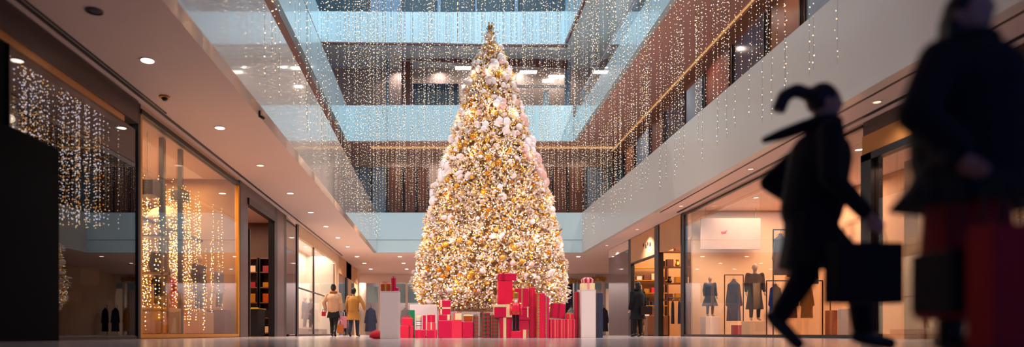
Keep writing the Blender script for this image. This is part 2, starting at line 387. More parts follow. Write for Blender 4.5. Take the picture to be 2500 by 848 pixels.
# second floor far shopfront
b = MB(); b.box(-7.5, 10.4, WF+1.2, WF+1.4, 10.95, 16.3); struct('wall_far_second_floor', b, M['beigeshop'], 'beige far shop interior wall on the second floor', 'wall')
def fb(x0, x1, y0, y1, Y, d=.12):
    q = MB(); q.box(px_at(x0, Y), px_at(x1, Y), Y-d, Y, pz_at(y1, Y), pz_at(y0, Y)); return q
struct('trim_13', fb(980, 1006, 152, 262, WF), M['redbrown'], 'red brown timber column on the second floor shopfront')
struct('trim_14', fb(942, 950, 95, 262, WF), M['bluegrey'], 'grey blue post at the left of the second floor shopfront')
struct('trim_15', fb(1378, 1392, 95, 262, WF), M['bluegrey'], 'grey blue post at the right of the second floor shopfront')
q = MB(); 
def slant(q, x0, y0, x1, y1, t, Y, d=.12):
    a = Vector((px_at(x0, Y), Y-d, pz_at(y0, Y))); c = Vector((px_at(x1, Y), Y-d, pz_at(y1, Y))); dz = Vector((0, 0, -t/F*Y)); dy = Vector((0, d, 0))
    q.add([a, c, c+dz, a+dz, a+dy, c+dy, c+dz+dy, a+dz+dy], [(0,1,2,3),(7,6,5,4),(0,4,5,1),(1,5,6,2),(2,6,7,3),(3,7,4,0)]); return q
struct('trim_16', slant(MB(), 942, 124, 1385, 150, 20, WF-.15), M['redbrown'], 'brown slanting beam over the second floor shopfront')
struct('trim_17', slant(MB(), 942, 98, 1385, 122, 24, WF-.2), M['fascia'], 'pale slanting beam over the second floor shopfront')
struct('trim_18', fb(1255, 1382, 209, 215, WF-.1), M['white'], 'white rail across the second floor shopfront')
struct('window_25', fb(1008, 1120, 205, 262, WF+1.0, .05), M['darkblue'], 'blue grey lower window of the second floor shop', 'window')
struct('window_26', fb(1325, 1340, 222, 262, WF+.2), M['fascia'], 'pale blue pane by the second floor shop door', 'window')
for i, (x0, x1, y0, lab) in enumerate(((1270, 1310, 176, 'brightest ceiling tube of the second floor shop, right of the tree'), (1340, 1376, 187, 'faint ceiling tube of the second floor shop by its right post'), (1112, 1150, 166, 'ceiling tube of the second floor shop, just left of the tree top'), (1325, 1352, 197, 'lowest small ceiling tube right of the tree'), (1128, 1146, 211, 'small low ceiling tube left of the tree'))):
    Y = WF+.45+(i > 2)*.4; t = thing('tube_lamp', lab, 'lamp', (px_at((x0+x1)/2, Y), Y, pz_at(y0, Y))); hw = (x1-x0)/2/F*Y
    MB().box(-hw, hw, -.12, .12, -.06, .04).build('diffuser', M['tube'], t); MB().box(-hw-.03, hw+.03, -.15, .15, .04, .1).build('housing', M['white'], t)
    MB().box(-.01, .01, -.01, .01, .1, 16.2-pz_at(y0, Y)).build('rod', M['wire'], t)
# third floor
b = MB(); b.box(-9, 10.4, 38.5, 43, 16.2, 16.4); b.box(-9, -6.7, -3, 38.5, 16.2, 16.4); b.box(7.0, 10.4, -3, 38.5, 16.2, 16.4)
struct('ceiling_second_floor', b, M['fascia'], 'pale soffit under the third floor gallery', 'ceiling')
b = MB(); b.box(6.8, 7.0, -3, 38.5, 16.18, 17.9); struct('trim_19', b, M['fascia'], 'pale third floor parapet on the right')
b = MB(); b.box(6.9, 6.98, -3, 38.4, 16.1, 16.175); struct('trim_20', b, M['redbrown'], 'dark strip for the shadow gap under the right third floor parapet')  # shade of the gap under the parapet, built as a brown strip
b = MB(); b.box(-6.9, -6.7, -3, 38.5, 16.18, 17.9); struct('trim_21', b, M['fascia'], 'pale third floor parapet on the left')
b = MB(); b.box(-6.9, -6.72, -3, 38.4, 16.1, 16.175); struct('trim_22', b, M['redbrown'], 'dark edge under the left third floor parapet')
b = MB(); slant(b, 780, 30, 1100, 32, 75, 38.45); slant(b, 1100, 32, 1385, 30, 80, 38.46)
struct('trim_23', b, M['fascia'], 'pale blue third floor parapet across the far end')
struct('trim_24', slant(MB(), 780, 104, 1385, 112, 4, 38.4), M['redbrown'], 'brown line under the far third floor parapet')
b = MB(); b.box(-9, 10.4, 41.5, 41.7, 16.4, 30); struct('wall_far_third_floor', b, M['greenery'], 'dark windows with planting on the third floor', 'wall')
for i, (x0, x1) in enumerate(((905, 980), (1068, 1076), (1160, 1164), (1256, 1264), (1380, 1400))):
    b = MB(); b.box(px_at(x0, 41.3), px_at(x1, 41.3), 41.2, 41.4, 16.4, 30); struct('trim_%d' % (30+i), b, M['bluegrey'], ('wide grey pillar', 'first mullion', 'thin second mullion', 'third mullion', 'right end post')[i]+' of the third floor windows')
b = MB(); b.box(-9.2, -9, -3, 42, 16.4, 30); b.box(10.4, 10.6, -3, 42, 16.4, 30); struct('wall_third_floor', b, M['bluegrey'], 'third floor side walls')
# roof: solid near the entrance, glazed further in
b = MB(); b.box(-9.2, 10.6, -3, 8, 30, 30.3); b.box(-9.2, -5.5, 8, 42, 30, 30.3); b.box(8, 10.6, 8, 42, 30, 30.3); b.box(-9.2, 10.6, 38, 42, 30, 30.3)
struct('roof', b, M['roof'], 'solid roof around the skylight', 'roof')
b = MB()
for k in range(13): b.box(-5.5, 8, 8+k*2.5, 8.12+k*2.5, 30, 30.25)
for k in range(5): b.box(-5.5+k*3.3, -5.4+k*3.3, 8, 38, 30, 30.25)
struct('window_skylight', b, M['white'], 'white skylight bars', 'window')
b = MB(); b.box(-3.75, 8, -3, 12.0, 8.2, 8.5); struct('ceiling_entrance', b, M['soffit'], 'unseen slab added over the near hall to darken the near end', 'ceiling')  # unseen slab added to darken the near parapets
b = MB(); b.box(-9.2, 10.6, 11.8, 12.0, 8.5, 30); b.box(-3.75, -3.55, -3, 12, 6.8, 8.2); b.box(7.8, 8, -3, 12, 6.8, 8.2); struct('wall_near_upper', b, M['fascia_dull'], 'unseen wall added over the near atrium to hold back daylight', 'wall')  # unseen walls added above the slab, keeping daylight off the near end
for k in range(6): light('first floor gallery fill spot', 'SPOT', (-2.5+k*2.1, 39.9, 10.6), 110, (1., .78, .64), size=.06, spot=R(150), blend=.9)  # spots added without fittings near the light strips, to brighten the gallery
for k in range(9): light('first floor gallery fill spot', 'SPOT', (9.1, 14+k*2.9, 10.6), 150, (1., .76, .64), size=.06, spot=R(150), blend=.9)
for k in range(5): light('first floor gallery fill spot', 'SPOT', (-5.45, 16+k*5, 10.6), 40, (1., .80, .7), size=.06, spot=R(150), blend=.9)  # added fill for the left gallery, no fitting
for k in range(5): light('second floor shop lamp', 'SPOT', (-2.5+k*2.4, 41.75, 16.1), 110, (1., .84, .76), size=.06, spot=R(150), blend=.9)
for k in range(8): light('second floor gallery fill spot', 'SPOT', (8.6, 15+k*3.1, 16.1), 420, (.86, .95, 1.), size=.06, spot=R(150), blend=.9)  # cool spots added without fittings to brighten the right soffit and wall
for (px_, tx_) in ((-.6, -.9), (1.2, 1.6), (3.6, 3.2)):
    d_ = Vector((tx_-px_, 5.6 if px_ < 0 else 7.6, -7.4)); light('added entrance fill spot', 'SPOT', (px_, 9, 8.1), 1250 if px_ < 0 else 480, (1., .86, .80), d_.to_track_quat('-Z', 'Y').to_euler(), size=.08, spot=R(44), blend=.8)  # spots added out of view to brighten pedestals and gifts
light('skylight daylight', 'AREA', (1.3, 26, 29.9), 6500, (.66, .87, 1.0), size=13, size_y=24)

# ------------------------------------------------------------------ left side shops
XL = -5.9
def yl(px, X=XL): return X*F/(px-VX)
# dark shop y from -3..13.6
b = MB(); b.box(XL-.25, XL, -3, yl(20), 0, Z1-.001); struct('wall_left', b, M['darkwall'], 'dark stone wall at the near left')
b = MB(); b.box(XL-.02, XL, yl(20), yl(335), .06, 4.05); o = struct('window_50', b, M['darkglass'], 'dark mirror-like shop window at the left, lights reflected in it', 'window')
MB().box(XL-.06, XL+.02, yl(18), yl(335), 0, .06).build('window_sill', M['black'], o)
MB().box(XL-.05, XL+.03, yl(17), yl(20), 0, 4.05).build('window_frame', M['brownpil2'], o)
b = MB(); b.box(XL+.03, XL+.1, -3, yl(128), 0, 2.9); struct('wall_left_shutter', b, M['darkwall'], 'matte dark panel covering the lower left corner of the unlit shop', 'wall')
b = MB(); b.box(XL-.3, XL+.06, -3, yl(330), 4.16, Z1-.02); struct('trim_40', b, M['header'], 'bronze header above the dark shop window')
b = MB(); b.box(XL-.2, XL+.03, -3, yl(300), 4.05, 4.16); struct('trim_41', b, M['headerlit'], 'strip coloured golden for the lit lower edge of the bronze header')  # light on the lower edge of the header, put into the colour
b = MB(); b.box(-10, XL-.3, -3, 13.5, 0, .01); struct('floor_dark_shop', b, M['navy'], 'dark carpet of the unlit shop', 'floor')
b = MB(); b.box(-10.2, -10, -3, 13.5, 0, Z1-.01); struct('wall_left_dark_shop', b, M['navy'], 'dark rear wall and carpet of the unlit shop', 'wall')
b = MB(); b.box(-10, XL-.02, 13.56, 13.68, 0, Z1-.01); struct('wall_left_divider', b, M['black'], 'dark dividing wall between the unlit shop and the golden window', 'wall')
# pillar between
b = MB(); b.box(XL-.1, XL+.03, yl(334), yl(340), 0, Z1-.02); struct('trim_42', b, M['black'], 'black jamb left of the golden window')
# golden window y0..y1
g0, g1 = yl(340), yl(583)
b = MB(); b.box(XL-.03, XL-.01, g0+.1, g1-.1, .1, Z1-.2); o = struct('window_51', b, M['glass'], 'tall golden framed shop window with fairy lights', 'window')
f = MB(); f.box(XL-.08, XL+.02, g0, g0+.1, .02, Z1-.1); f.box(XL-.08, XL+.02, g1-.12, g1, .02, Z1-.1); f.box(XL-.08, XL+.02, g0+.1, g1-.12, .02, .1); f.build('window_frame', M['goldframe'], o)
f = MB(); f.box(XL-.1, XL+.05, g0, g1, Z1-.2, Z1-.1); f.build('window_frame', M['black'], o)
b = MB(); b.box(XL-4, XL-3.8, g0, g1, 0, Z1-.01); b.box(XL-3.8, XL-.1, g1+.02, g1+.12, 0, Z1-.01); struct('wall_left_golden_shop', b, M['amber'], 'amber inner walls behind the golden window', 'wall')
b = MB(); b.box(XL-3.8, XL-.12, g0, g1, .0, .08); struct('floor_golden_shop', b, M['tan'], 'raised display floor behind the golden window', 'floor')
light('golden shop lamps', 'AREA', (XL-1.6, 17, Z1-.1), 340, (1., .66, .34), size=1.6, size_y=5.5)
# brown pillars, entrance
def lwall(px0, px1, m_, nm, lab, z0=0., z1=Z1-.02, th=.2, out=.02, X=XL):
    b = MB(); b.box(X-th, X+out, yl(px0, X), yl(px1, X), z0, z1); return struct(nm, b, M[m_], lab, 'trim' if 'trim' in nm else 'wall')
lwall(585, 604, 'brownpil', 'trim_43', 'broad brown pillar right of the golden window')
b = MB(); b.box(XL-.12, XL+.06, yl(604), yl(669), 4.05, 4.25); struct('trim_44', b, M['black'], 'black door head of the shop entrance')
lwall(604, 669, 'brownpil', 'trim_45', 'brown panel over the shop entrance', 4.25, Z1-.02)
lwall(669, 676, 'black', 'trim_46', 'black jamb of the shop entrance')
lwall(676, 692, 'brownpil', 'trim_47', 'second brown pillar beside the entrance')
lwall(692, 698, 'black', 'trim_48', 'thin black pillar beside the narrow glass')
b = MB(); b.box(XL-.03, XL-.01, yl(699), yl(724), .08, Z1-.1); o = struct('window_52', b, M['sleeveglass'], 'narrow dark reflective glass beside the entrance', 'window')
f = MB(); f.box(XL-.06, XL+.02, yl(724), yl(728), 0, Z1-.04); f.build('window_frame', M['black'], o)
# entrance door leaf, open, and inside walls
t = tag(MB().box(0, 0, 0, 0, 0, 0).build('door_1', M['black']), 'open glazed door leaf in the brown shop entrance', 'door', kind='structure')
bpy.data.objects.remove(t)
q = MB(); q.box(XL-.9, XL-.02, yl(612), yl(612)+.05, 0.02, .2); q.box(XL-.9, XL-.02, yl(612), yl(612)+.05, 3.2, 3.35); q.box(XL-.9, XL-.82, yl(612), yl(612)+.05, .2, 3.2); q.box(XL-.1, XL-.02, yl(612), yl(612)+.05, .2, 3.2)
o = struct('door_1', q, M['brownpil2'], 'open glazed door leaf in the brown shop entrance', 'door')
MB().box(XL-.82, XL-.1, yl(612)+.02, yl(612)+.03, .2, 3.2).build('door_glass', M['glass'], o)
MB().tube((XL-.75, yl(612)-.05, .9), (XL-.75, yl(612)-.05, 1.7), .02).build('door_handle', M['gold'], o)
b = MB(); b.box(-11, -10.8, g1+.12, 28.4, 0, Z1-.01); struct('wall_left_entrance_shop', b, M['tan'], 'tan rear wall of the shop with the brown entrance', 'wall')
b = MB(); b.box(-10.8, XL-.3, 28.3, 28.5, 0, Z1-.01); struct('wall_left_entrance_end', b, M['darkbrown'], 'dark brown end wall inside the brown entrance shop', 'wall')
light('entrance shop lamps', 'AREA', (-8.3, 24, Z1-.1), 260, (1., .70, .48), size=2.5, size_y=5)
# lit white window
l0, l1 = yl(728), yl(818)
b = MB(); b.box(XL-.03, XL-.01, l0, l1, .08, 4.1); o = struct('window_53', b, M['glass'], 'wide bright cream shop window beyond the entrance', 'window')
f = MB(); f.box(XL-.05, XL+.02, yl(766)-.05, yl(766)+.07, 0, 4.1); f.box(XL-.05, XL+.02, l0, l1, 1.98, 2.03); f.box(XL-.05, XL+.02, l0, l1, 0, .08); f.build('window_frame', M['brownpil2'], o)
b = MB(); b.box(XL-.1, XL+.03, l0, l1, 4.1, Z1-.02); struct('trim_49', b, M['cream'], 'cream header above the bright window')
b = MB(); b.box(XL-1.7, XL-1.6, l0, l1+.2, 0, Z1-.01); b.box(XL-1.6, XL-.1, l1, l1+.1, 0, Z1-.01); struct('wall_left_bright_shop', b, M['whiteshop'], 'white back wall of the bright window', 'wall')
light('bright window lamps', 'AREA', (XL-.8, (l0+l1)/2, Z1-.2), 700, (1., .84, .68), size=1., size_y=10)
# shops to the far left end
lwall(820, 826, 'cream', 'trim_50', 'cream pillar after the bright window')
lwall(845, 849, 'black', 'trim_51', 'thin black post near the far left shop')
lwall(849, 857, 'cream', 'trim_52', 'second cream pillar of the far left shops')
lwall(872, 877, 'cream', 'trim_53', 'third cream pillar near the far end')
b = MB(); b.box(XL-2.2, XL-2, l1+.3, 53, 0, Z1-.01); struct('wall_left_far_shop', b, M['tan'], 'tan back wall of the far left shops', 'wall')
b = MB(); b.box(XL-.04, XL-.02, yl(826), yl(845), .05, 3.6); o = struct('window_54', b, M['glass'], 'glass front of the far left shop', 'window')
b = MB(); b.box(XL-.1, XL+.02, yl(826), yl(872), 3.6, Z1-.02); struct('trim_54', b, M['tan'], 'tan header of the far left shops')
light('far left shop lamps', 'AREA', (XL-1, 45, Z1-.1), 500, (1., .78, .55), size=1.4, size_y=9)

# ------------------------------------------------------------------ right side shops
XR = 9.0
def yr(px, X=XR): return X*F/(px-VX)
def rwall(px0, px1, m_, nm, lab, z0=0., z1=Z1-.02, th=.15, out=.02, X=XR):
    y0, y1 = yr(px1, X), yr(px0, X)
    b = MB(); b.box(X-out, X+th, y0, y1, z0, z1); return struct(nm, b, M[m_], lab, 'trim' if 'trim' in nm else 'wall')
rwall(1487, 1535, 'sleeveglass', 'wall_right', 'dark glossy panel at the far right corner', 0, 4.15)
rwall(1487, 1535, 'soffit', 'trim_60', 'salmon header over the dark glossy panel', 4.15)
rwall(1535, 1541, 'black', 'trim_61', 'black post beside the dark glossy panel')
rwall(1541, 1665, 'tan', 'trim_62', 'tan header panel over the right shop entrance', 3.45, Z1-.02)
rwall(1541, 1602, 'black', 'trim_63', 'black door head under the tan header', 3.38, 3.45)
rwall(1601, 1611, 'black', 'trim_64', 'black post in the middle of the right shop entrance', 0, Z1-.03, .15, .06)
rwall(1663, 1669, 'black', 'trim_65', 'black jamb left of the wide right window')
b = MB(); b.box(12.6, 12.8, 25.7, 37.5, 0, Z1-.01); struct('wall_right_shop_back', b, M['amber'], 'amber back wall of the right entrance shop', 'wall')
b = MB(); b.box(XR+.1, 12.6, 33.6, 33.8, 0, Z1-.01); b.box(XR+.1, 12.6, 37.4, 37.55, 0, Z1-.01); struct('wall_right_shop_end', b, M['tan'], 'tan end wall of the right entrance shop', 'wall')
light('right entrance shop lamps', 'AREA', (10.8, 30, Z1-.1), 330, (1., .70, .44), size=2.5, size_y=6)
# wide window 1670..2105
r0, r1 = yr(2107), yr(1669)
b = MB(); b.box(XR+.01, XR+.03, r0, r1, .08, 4.5); o = struct('window_60', b, M['glass'], 'wide right shop window full of clothes', 'window')
f = MB(); f.box(XR-.02, XR+.08, r1-.08, r1, 0, 4.55); f.box(XR-.02, XR+.08, r0, r1, 4.5, 4.56); f.box(XR-.02, XR+.08, r0, r1, 0, .08); f.build('window_frame', M['black'], o)
b = MB(); b.box(XR+.2, 12.8, 25.5, 25.65, 0, Z1-.01); struct('wall_right_window_end', b, M['cream'], 'cream end wall behind the wide right window', 'wall')
b = MB(); b.box(12.6, 12.8, 9, 25.5, 0, Z1-.01); struct('wall_right_window_back', b, M['tan'], 'tan back wall behind the wide right window', 'wall')
light('right window lamps', 'AREA', (11, 22.3, Z1-.12), 360, (1., .72, .54), size=2.4, size_y=5)
rwall(2107, 2132, 'black', 'trim_66', 'thick black post between the two right windows', 0, 3.9, .2, .05)
b = MB(); b.box(XR-.05, XR+.15, 4, yr(2107), 3.75, 3.9); struct('trim_67', b, M['black'], 'black head frame of the near right window')
b = MB(); b.box(XR-.02, XR+.2, 4, yr(2107), 3.9, 4.3); struct('trim_68', b, M['headerlit'], 'bronze band above the near right window')
b = MB(); b.box(XR, XR+.2, 4, yr(2107), 4.3, 4.6); struct('trim_69', b, M['header'], 'dark bronze header above the near right window')
b = MB(); b.box(XR+.03, XR+.05, 4, yr(2132), .08, 3.75); o = struct('window_61', b, M['glass'], 'near right shop window', 'window')
b = MB(); b.box(XR+.8, XR+.9, 4, yr(2115), 0, 3.75)
for k in range(26):
    y = 5+k*.38
    if y < 14.3: b.tube((XR+.74, y, 0), (XR+.74, y, 3.7), .07, n=8)
struct('wall_right_curtain', b, M['cream'], 'pleated beige screen behind the near right window', 'wall')
light('near right window lamp', 'AREA', (XR+.4, 13., 3.6), 16, (1., .6, .42), size=.4, size_y=2.5)

# ------------------------------------------------------------------ far end hall, y 53
YE = 53.
b = MB(); b.box(XL-2, 14, YE+2.2, YE+2.4, 0, Z1-.01); struct('wall_far_hall', b, M['beigeshop'], 'bright back wall of the far end shops', 'wall')
b = MB(); b.box(13, 13.2, 37.5, 55, 0, Z1-.01); struct('wall_right_far_hall', b, M['cream'], 'cream side wall of the far hall', 'wall')
b = MB(); b.box(XL-2, 13, YE, YE+.1, 3.95, Z1-.01); struct('trim_70', b, M['white'], 'white header along the far end shops')
ends = [(878, 894, 'chrome'), (924, 929, 'white'), (990, 996, 'whiteshop'), (1372, 1380, 'bluegrey'), (1402, 1408, 'bluegrey'), (1470, 1476, 'white')]
for i, (a, c, m_) in enumerate(ends):
    q = MB(); q.box(px_at(a, YE), px_at(c, YE), YE-.05, YE+.12, 0, 3.95); struct('trim_%d' % (71+i), q, M[m_], 'narrow post %s of the far end shopfronts' % ['one, at the far left corner', 'two, left of the left pedestal', 'three, left of the tree', 'four, right of the tree', 'five, near the right pedestal', 'six, by the dark panel'][i])
for i, (a, c, y0, y1, m_, lab) in enumerate([(896, 923, 700, 738, 'paleblue', 'pale blue screen left of the white pedestal at the far end'), (930, 1020, 692, 740, 'paleblue', 'wide pale blue screen behind the left pedestal'), (1382, 1400, 672, 770, 'darkblue', 'tall dark blue window right of the tree'), (1410, 1468, 684, 708, 'paleblue', 'pale blue screen behind the right pedestal'), (962, 990, 676, 691, 'orange', 'orange lit sign panel behind the left pedestal'), (1478, 1545, 683, 705, 'paleblue', 'pale blue screen at the far right')]):
    q = MB(); q.box(px_at(a, YE), px_at(c, YE), YE+.2, YE+.26, pz_at(y1, YE), pz_at(y0, YE)); struct('window_%d' % (70+i), q, M[m_], lab, 'window')
light('far hall lamps', 'AREA', (3, YE+1.2, Z1-.1), 450, (.95, .93, .95), size=15, size_y=1.2)

# ------------------------------------------------------------------ ceiling fittings
def downlight(x, y, lab, lit=True, spot=600, r=.085, z=Z1, group=None):
    t = thing('downlight', lab, 'lamp', (x, y, z-.001), group=group)
    MB().lathe([(0, r*1.25), (-.012, r*1.25), (-.014, r), (0, r)]).build('ring', M['white'], t, smooth=False)
    MB().lathe([(-.004, r*.97), (-.013, r*.9)]).build('lens', M['lamp'] if lit else M['lampdim'], t)
    if spot: light('downlight beam', 'SPOT', (x, y, z-.05), spot, (1., .80, .68), size=.08, spot=R(125), blend=.8)
ys = [11.45, 15.2, 18.6, 22.3, 25.8, 29.2, 32.6, 36.0]
labs = ['nearest lit downlight in the left soffit', 'second lit downlight from the near end, left soffit', 'dim third downlight of the left soffit', 'fourth downlight of the left soffit, above the brown entrance', 'fifth downlight of the left soffit', 'sixth downlight of the left soffit', 'seventh downlight of the left soffit', 'eighth downlight of the left soffit, near the atrium corner']
for i, (y, lb) in enumerate(zip(ys, labs)): downlight(-4.83, y, lb, i != 2, (40, 260, 420, 600, 700, 700, 700, 700)[i], r=.1)
for i, x in enumerate((-4.9, -2.4, .2, 2.8, 5.4, 8.)):
    for j, y in enumerate((40.6, 44.5, 48.5)):
        downlight(x, y, 'small downlight in the far hall soffit, %s row, %s' % (('front', 'middle', 'rear')[j], ('by the left shops', 'second from the left', 'third from the left', 'third from the right', 'second from the right', 'by the right shops')[i]), True, 260 if j != 1 else 0, .12)
for i, y in enumerate((13.5, 19, 24.5, 30, 35.5)):
    downlight(8.45, y, ('nearest', 'second', 'middle', 'fourth', 'farthest')[i]+' downlight in the right soffit', False, (120, 350, 600, 600, 600)[i], .07)
t = thing('ceiling_speaker', 'round dark speaker grille in the soffit at the upper left', 'speaker', (-4.83, 9.7, Z1-.001))
MB().lathe([(0, .12), (-.015, .12), (-.02, .1), (0, .1)]).build('ring', M['header'], t); MB().lathe([(-.004, .098), (-.012, .05)]).build('grille', M['black'], t)
t = thing('smoke_detector', 'dark dome detector in the left soffit beside the second downlight', 'detector', (-5.24, 13.2, Z1-.001))
MB().lathe([(0, .1), (-.03, .1), (-.035, .07)]).build('base', M['brass'], t); MB().ell((0, 0, -.04), (.06, .06, .05)).build('dome', M['black'], t, smooth=True)
b_ = MB(); b_.box(-.02, .02, -.02, .02, -.12, 0); b_.tube((0, 0, -.1), (.1, -.05, -.16), .03); tag(b_.build('spotlight', M['black'], None, (-3.5, 14.8, 0)), 'tiny black spotlight on the lower edge of the left parapet', 'lamp')
bpy.data.objects['spotlight'].location = (-3.65, 14.0, Z1-.022)

# ------------------------------------------------------------------ hanging curtain lights
def string_data(L_, step, r, wire=.0035, dense=3.4):
    z = np.arange(step*.5, min(L_, dense), step)
    if L_ > dense: z = np.concatenate([z, np.arange(dense, L_, step*4.2)])
    nb = len(z)
    z = z + rng.uniform(-.3, .3, nb)*step
    base = np.array([(1,0,0),(0,1,0),(-1,0,0),(0,-1,0),(0,0,1),(0,0,-1)], float)*r
    ctr = np.stack([rng.normal(0, .012, nb), rng.normal(0, .012, nb), z], 1)
    sc = rng.uniform(.7, 1.35, nb)
    vb = (base[None]*sc[:, None, None]+ctr[:, None]).reshape(-1, 3)
    fq = np.array([(0,1,4),(1,2,4),(2,3,4),(3,0,4),(1,0,5),(2,1,5),(3,2,5),(0,3,5)])
    fb_ = (fq[None]+(np.arange(nb)*6)[:, None, None]).reshape(-1, 3)
    o = len(vb); a = [0, 2*PI/3, 4*PI/3]
    vw = np.array([(wire*math.cos(t), wire*math.sin(t), zz) for zz in (0, L_) for t in a])
    fw = np.array([(0,1,4),(0,4,3),(1,2,5),(1,5,4),(2,0,3),(2,3,5)])+o
    return np.vstack([vb, vw]), np.vstack([fb_, fw]), np.array([0]*len(fb_)+[1]*6)
def tri_mesh(name, V, FF, MI, mats):
    me = bpy.data.meshes.new(name); me.vertices.add(len(V)); me.vertices.foreach_set('co', V.astype(np.float32).ravel())
    me.loops.add(len(FF)*3); me.loops.foreach_set('vertex_index', FF.astype(np.int32).ravel())
    me.polygons.add(len(FF)); me.polygons.foreach_set('loop_start', np.arange(0, len(FF)*3, 3, dtype=np.int32))
    try: me.polygons.foreach_set('loop_total', np.full(len(FF), 3, dtype=np.int32))
    except Exception: pass
    me.polygons.foreach_set('material_index', MI.astype(np.int32)); me.update(calc_edges=True)
    for m_ in mats: me.materials.append(m_)
    return me
ZT = 21.9; variants = []
for k in range(14): variants.append(string_data(ZT-(6.85+k*.07), .125, .0125))
TX, TY = 1.41, 20.
spots = []
yy = 12.8
while yy < 37.6:
    xx = -3.0+random.uniform(0, .5)
    while xx < 7.0:
        x = xx+random.uniform(-.25, .25); y = yy+random.uniform(-.3, .3)
        if math.hypot(x-TX, y-TY) > 1.1: spots.append((x, y, 0))
        xx += .74
    yy += .76
for k in range(58): spots.append((-3.3+k*.19+random.uniform(-.03, .03), 39.1+random.uniform(-.25, .25), 1))    # rows under the second floor gallery
for k in range(80): spots.append((8.3+random.uniform(-.3, .3), 17+k*.27, 1))
for k in range(24): spots.append((-5.0+random.uniform(-.1, .1), 28+k*.42, 1))
for k in range(56): spots.append((-3.36+random.uniform(-.05, .25), 12.9+k*.43, 2))        # rows close to the parapets, hanging lower
for k in range(44): spots.append((7.5+random.uniform(-.3, .1), 13+k*.55, 2))
vis = sorted([s for s in spots if s[1] > 14.4], key=lambda s: s[1])
near = [s for s in spots if s[1] <= 14.4]
meshes = []
for k, (V, FF, MI) in enumerate(variants): meshes.append(tri_mesh('fairy_light_string', V, FF, MI, [M['bulbs'], M['wire']]))
shortv = [string_data(10.72-(6.9+k*.05), .115, .0125) for k in range(6)]
shortm = [tri_mesh('fairy_light_string', V, FF, MI, [M['bulbs'], M['wire']]) for V, FF, MI in shortv]
lowv = [string_data(ZT-(4.95+k*.1), .19, .0125, .0025, 30) for k in range(6)]
lowm = [tri_mesh('fairy_light_string', V, FF, MI, [M['bulbs'], M['wire']]) for V, FF, MI in lowv]
VV = (variants, shortv, lowv); MM = (meshes, shortm, lowm)
def zb(sh, k): return (6.85+k*.07, 6.9+k*.05, 4.95+k*.1)[sh]
for i, (x, y, sh) in enumerate(vis[:300]):
    k = random.randrange(6 if sh else 14); o = bpy.data.objects.new('fairy_light_string', MM[sh][k]); COL.objects.link(o)
    o.location = (x, y, zb(sh, k)); o.rotation_euler = (0, 0, random.random()*6)
    if sh == 2: tag(o, 'long low string of warm fairy lights hanging close before a side parapet', 'light string', 'low fairy light strings along the side parapets')
    elif sh: tag(o, 'short string of warm fairy lights hanging under the second floor gallery', 'light string', 'short fairy light strings under the second floor gallery')
    else: tag(o, 'long string of warm white fairy lights hanging through the open atrium', 'light string', 'long fairy light strings hanging in the atrium')
Vs, Fs, Ms = [], [], []; off = 0
for (x, y, sh) in vis[300:]+near:
    k = random.randrange(6 if sh else 14); V, FF, MI = VV[sh][k]; Vs.append(V+np.array([x, y, zb(sh, k)])); Fs.append(FF+off); Ms.append(MI); off += len(V)
o = bpy.data.objects.new('fairy_light_curtain', tri_mesh('fairy_light_curtain', np.vstack(Vs), np.vstack(Fs), np.concatenate(Ms), [M['bulbs'], M['wire']])); COL.objects.link(o)
tag(o, 'dense curtain of warm fairy lights at the far end of the atrium', 'light curtain', kind='stuff')
# more gold strings inside the golden window
gv = [string_data(L_, .085, .014, .002) for L_ in (1.6, 2.4, 3.3)]
gm = [tri_mesh('gold_light_string', V, FF, MI, [M['goldbulbs'], M['wire']]) for V, FF, MI in gv]
for i in range(120):
    k = random.choice((0, 1, 1, 2, 2)); L_ = (1.6, 2.4, 3.3)[k]
    o = bpy.data.objects.new('gold_light_string', gm[k]); COL.objects.link(o)
    y = random.uniform(g0+.25, g1-.3)
    x = XL-.25-random.random()*1.5; top = random.choice((Z1-.9, Z1-.8, Z1-1.3)) if k < 2 else Z1-.9
    if random.random() < .5: top = L_+random.uniform(.13, .4)
    o.location = (x, y, max(top-L_, .12))
    tag(o, 'string of golden fairy lights hanging inside the tall golden window', 'light string', 'golden light strings in the shop window')

# ------------------------------------------------------------------ christmas tree
prof = [(.78, 1.8), (1.1, 2.08), (1.7, 2.12), (2.64, 1.93), (3.8, 1.68), (4.76, 1.40), (6.17, .94), (7.3, .64), (8.25, .31), (8.42, .13), (8.72, .09)]
def rad(z):
    for (a, ra), (c, rc) in zip(prof[:-1], prof[1:]):
        if a <= z <= c: return ra+(rc-ra)*(z-a)/(c-a)
    return .1
for (px_, py_, pz_), (tx_, ty_, tz_), pw in (((-3.3, 14.0, 4.5), (1.0, 17.5, .6), 700), ((7.6, 13.5, 4.5), (2.6, 17.5, .6), 800), ((-3.3, 14.2, 4.5), (1.2, 19, 4.), 900), ((7.6, 13.7, 4.5), (1.6, 19, 5.), 1100)):
    d_ = Vector((tx_-px_, ty_-py_, tz_-pz_)); light('display and fill spotlight', 'SPOT', (px_, py_, pz_), pw, (1., .88, .84), d_.to_track_quat('-Z', 'Y').to_euler(), size=.06, spot=R(58), blend=.7)  # left pair at the small parapet spotlight; right pair added as fill
dv = string_data(2.5, .085, .0105, .002); dm = tri_mesh('reflection_string', *dv, [M['darkbulbs'], M['black']])  # strings hung inside to stand in for bulbs reflected in the glass
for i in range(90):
    x = -6.15-random.random()*.9; y = random.uniform(9.7, 13.35); o = bpy.data.objects.new('reflection_string', dm); COL.objects.link(o)
    o.location = (x, y, 2.10-random.uniform(0, .01)); o.rotation_euler = (0, 0, random.random()*6); tag(o, 'string of small lights added behind the dark glass, standing in for reflected bulbs', 'light string', 'stand-in strings for bulbs reflected in the dark glass')
tree = thing('christmas_tree', 'tall flocked christmas tree glowing with gold and white lights amid red gifts', 'tree', (TX, TY, 0))
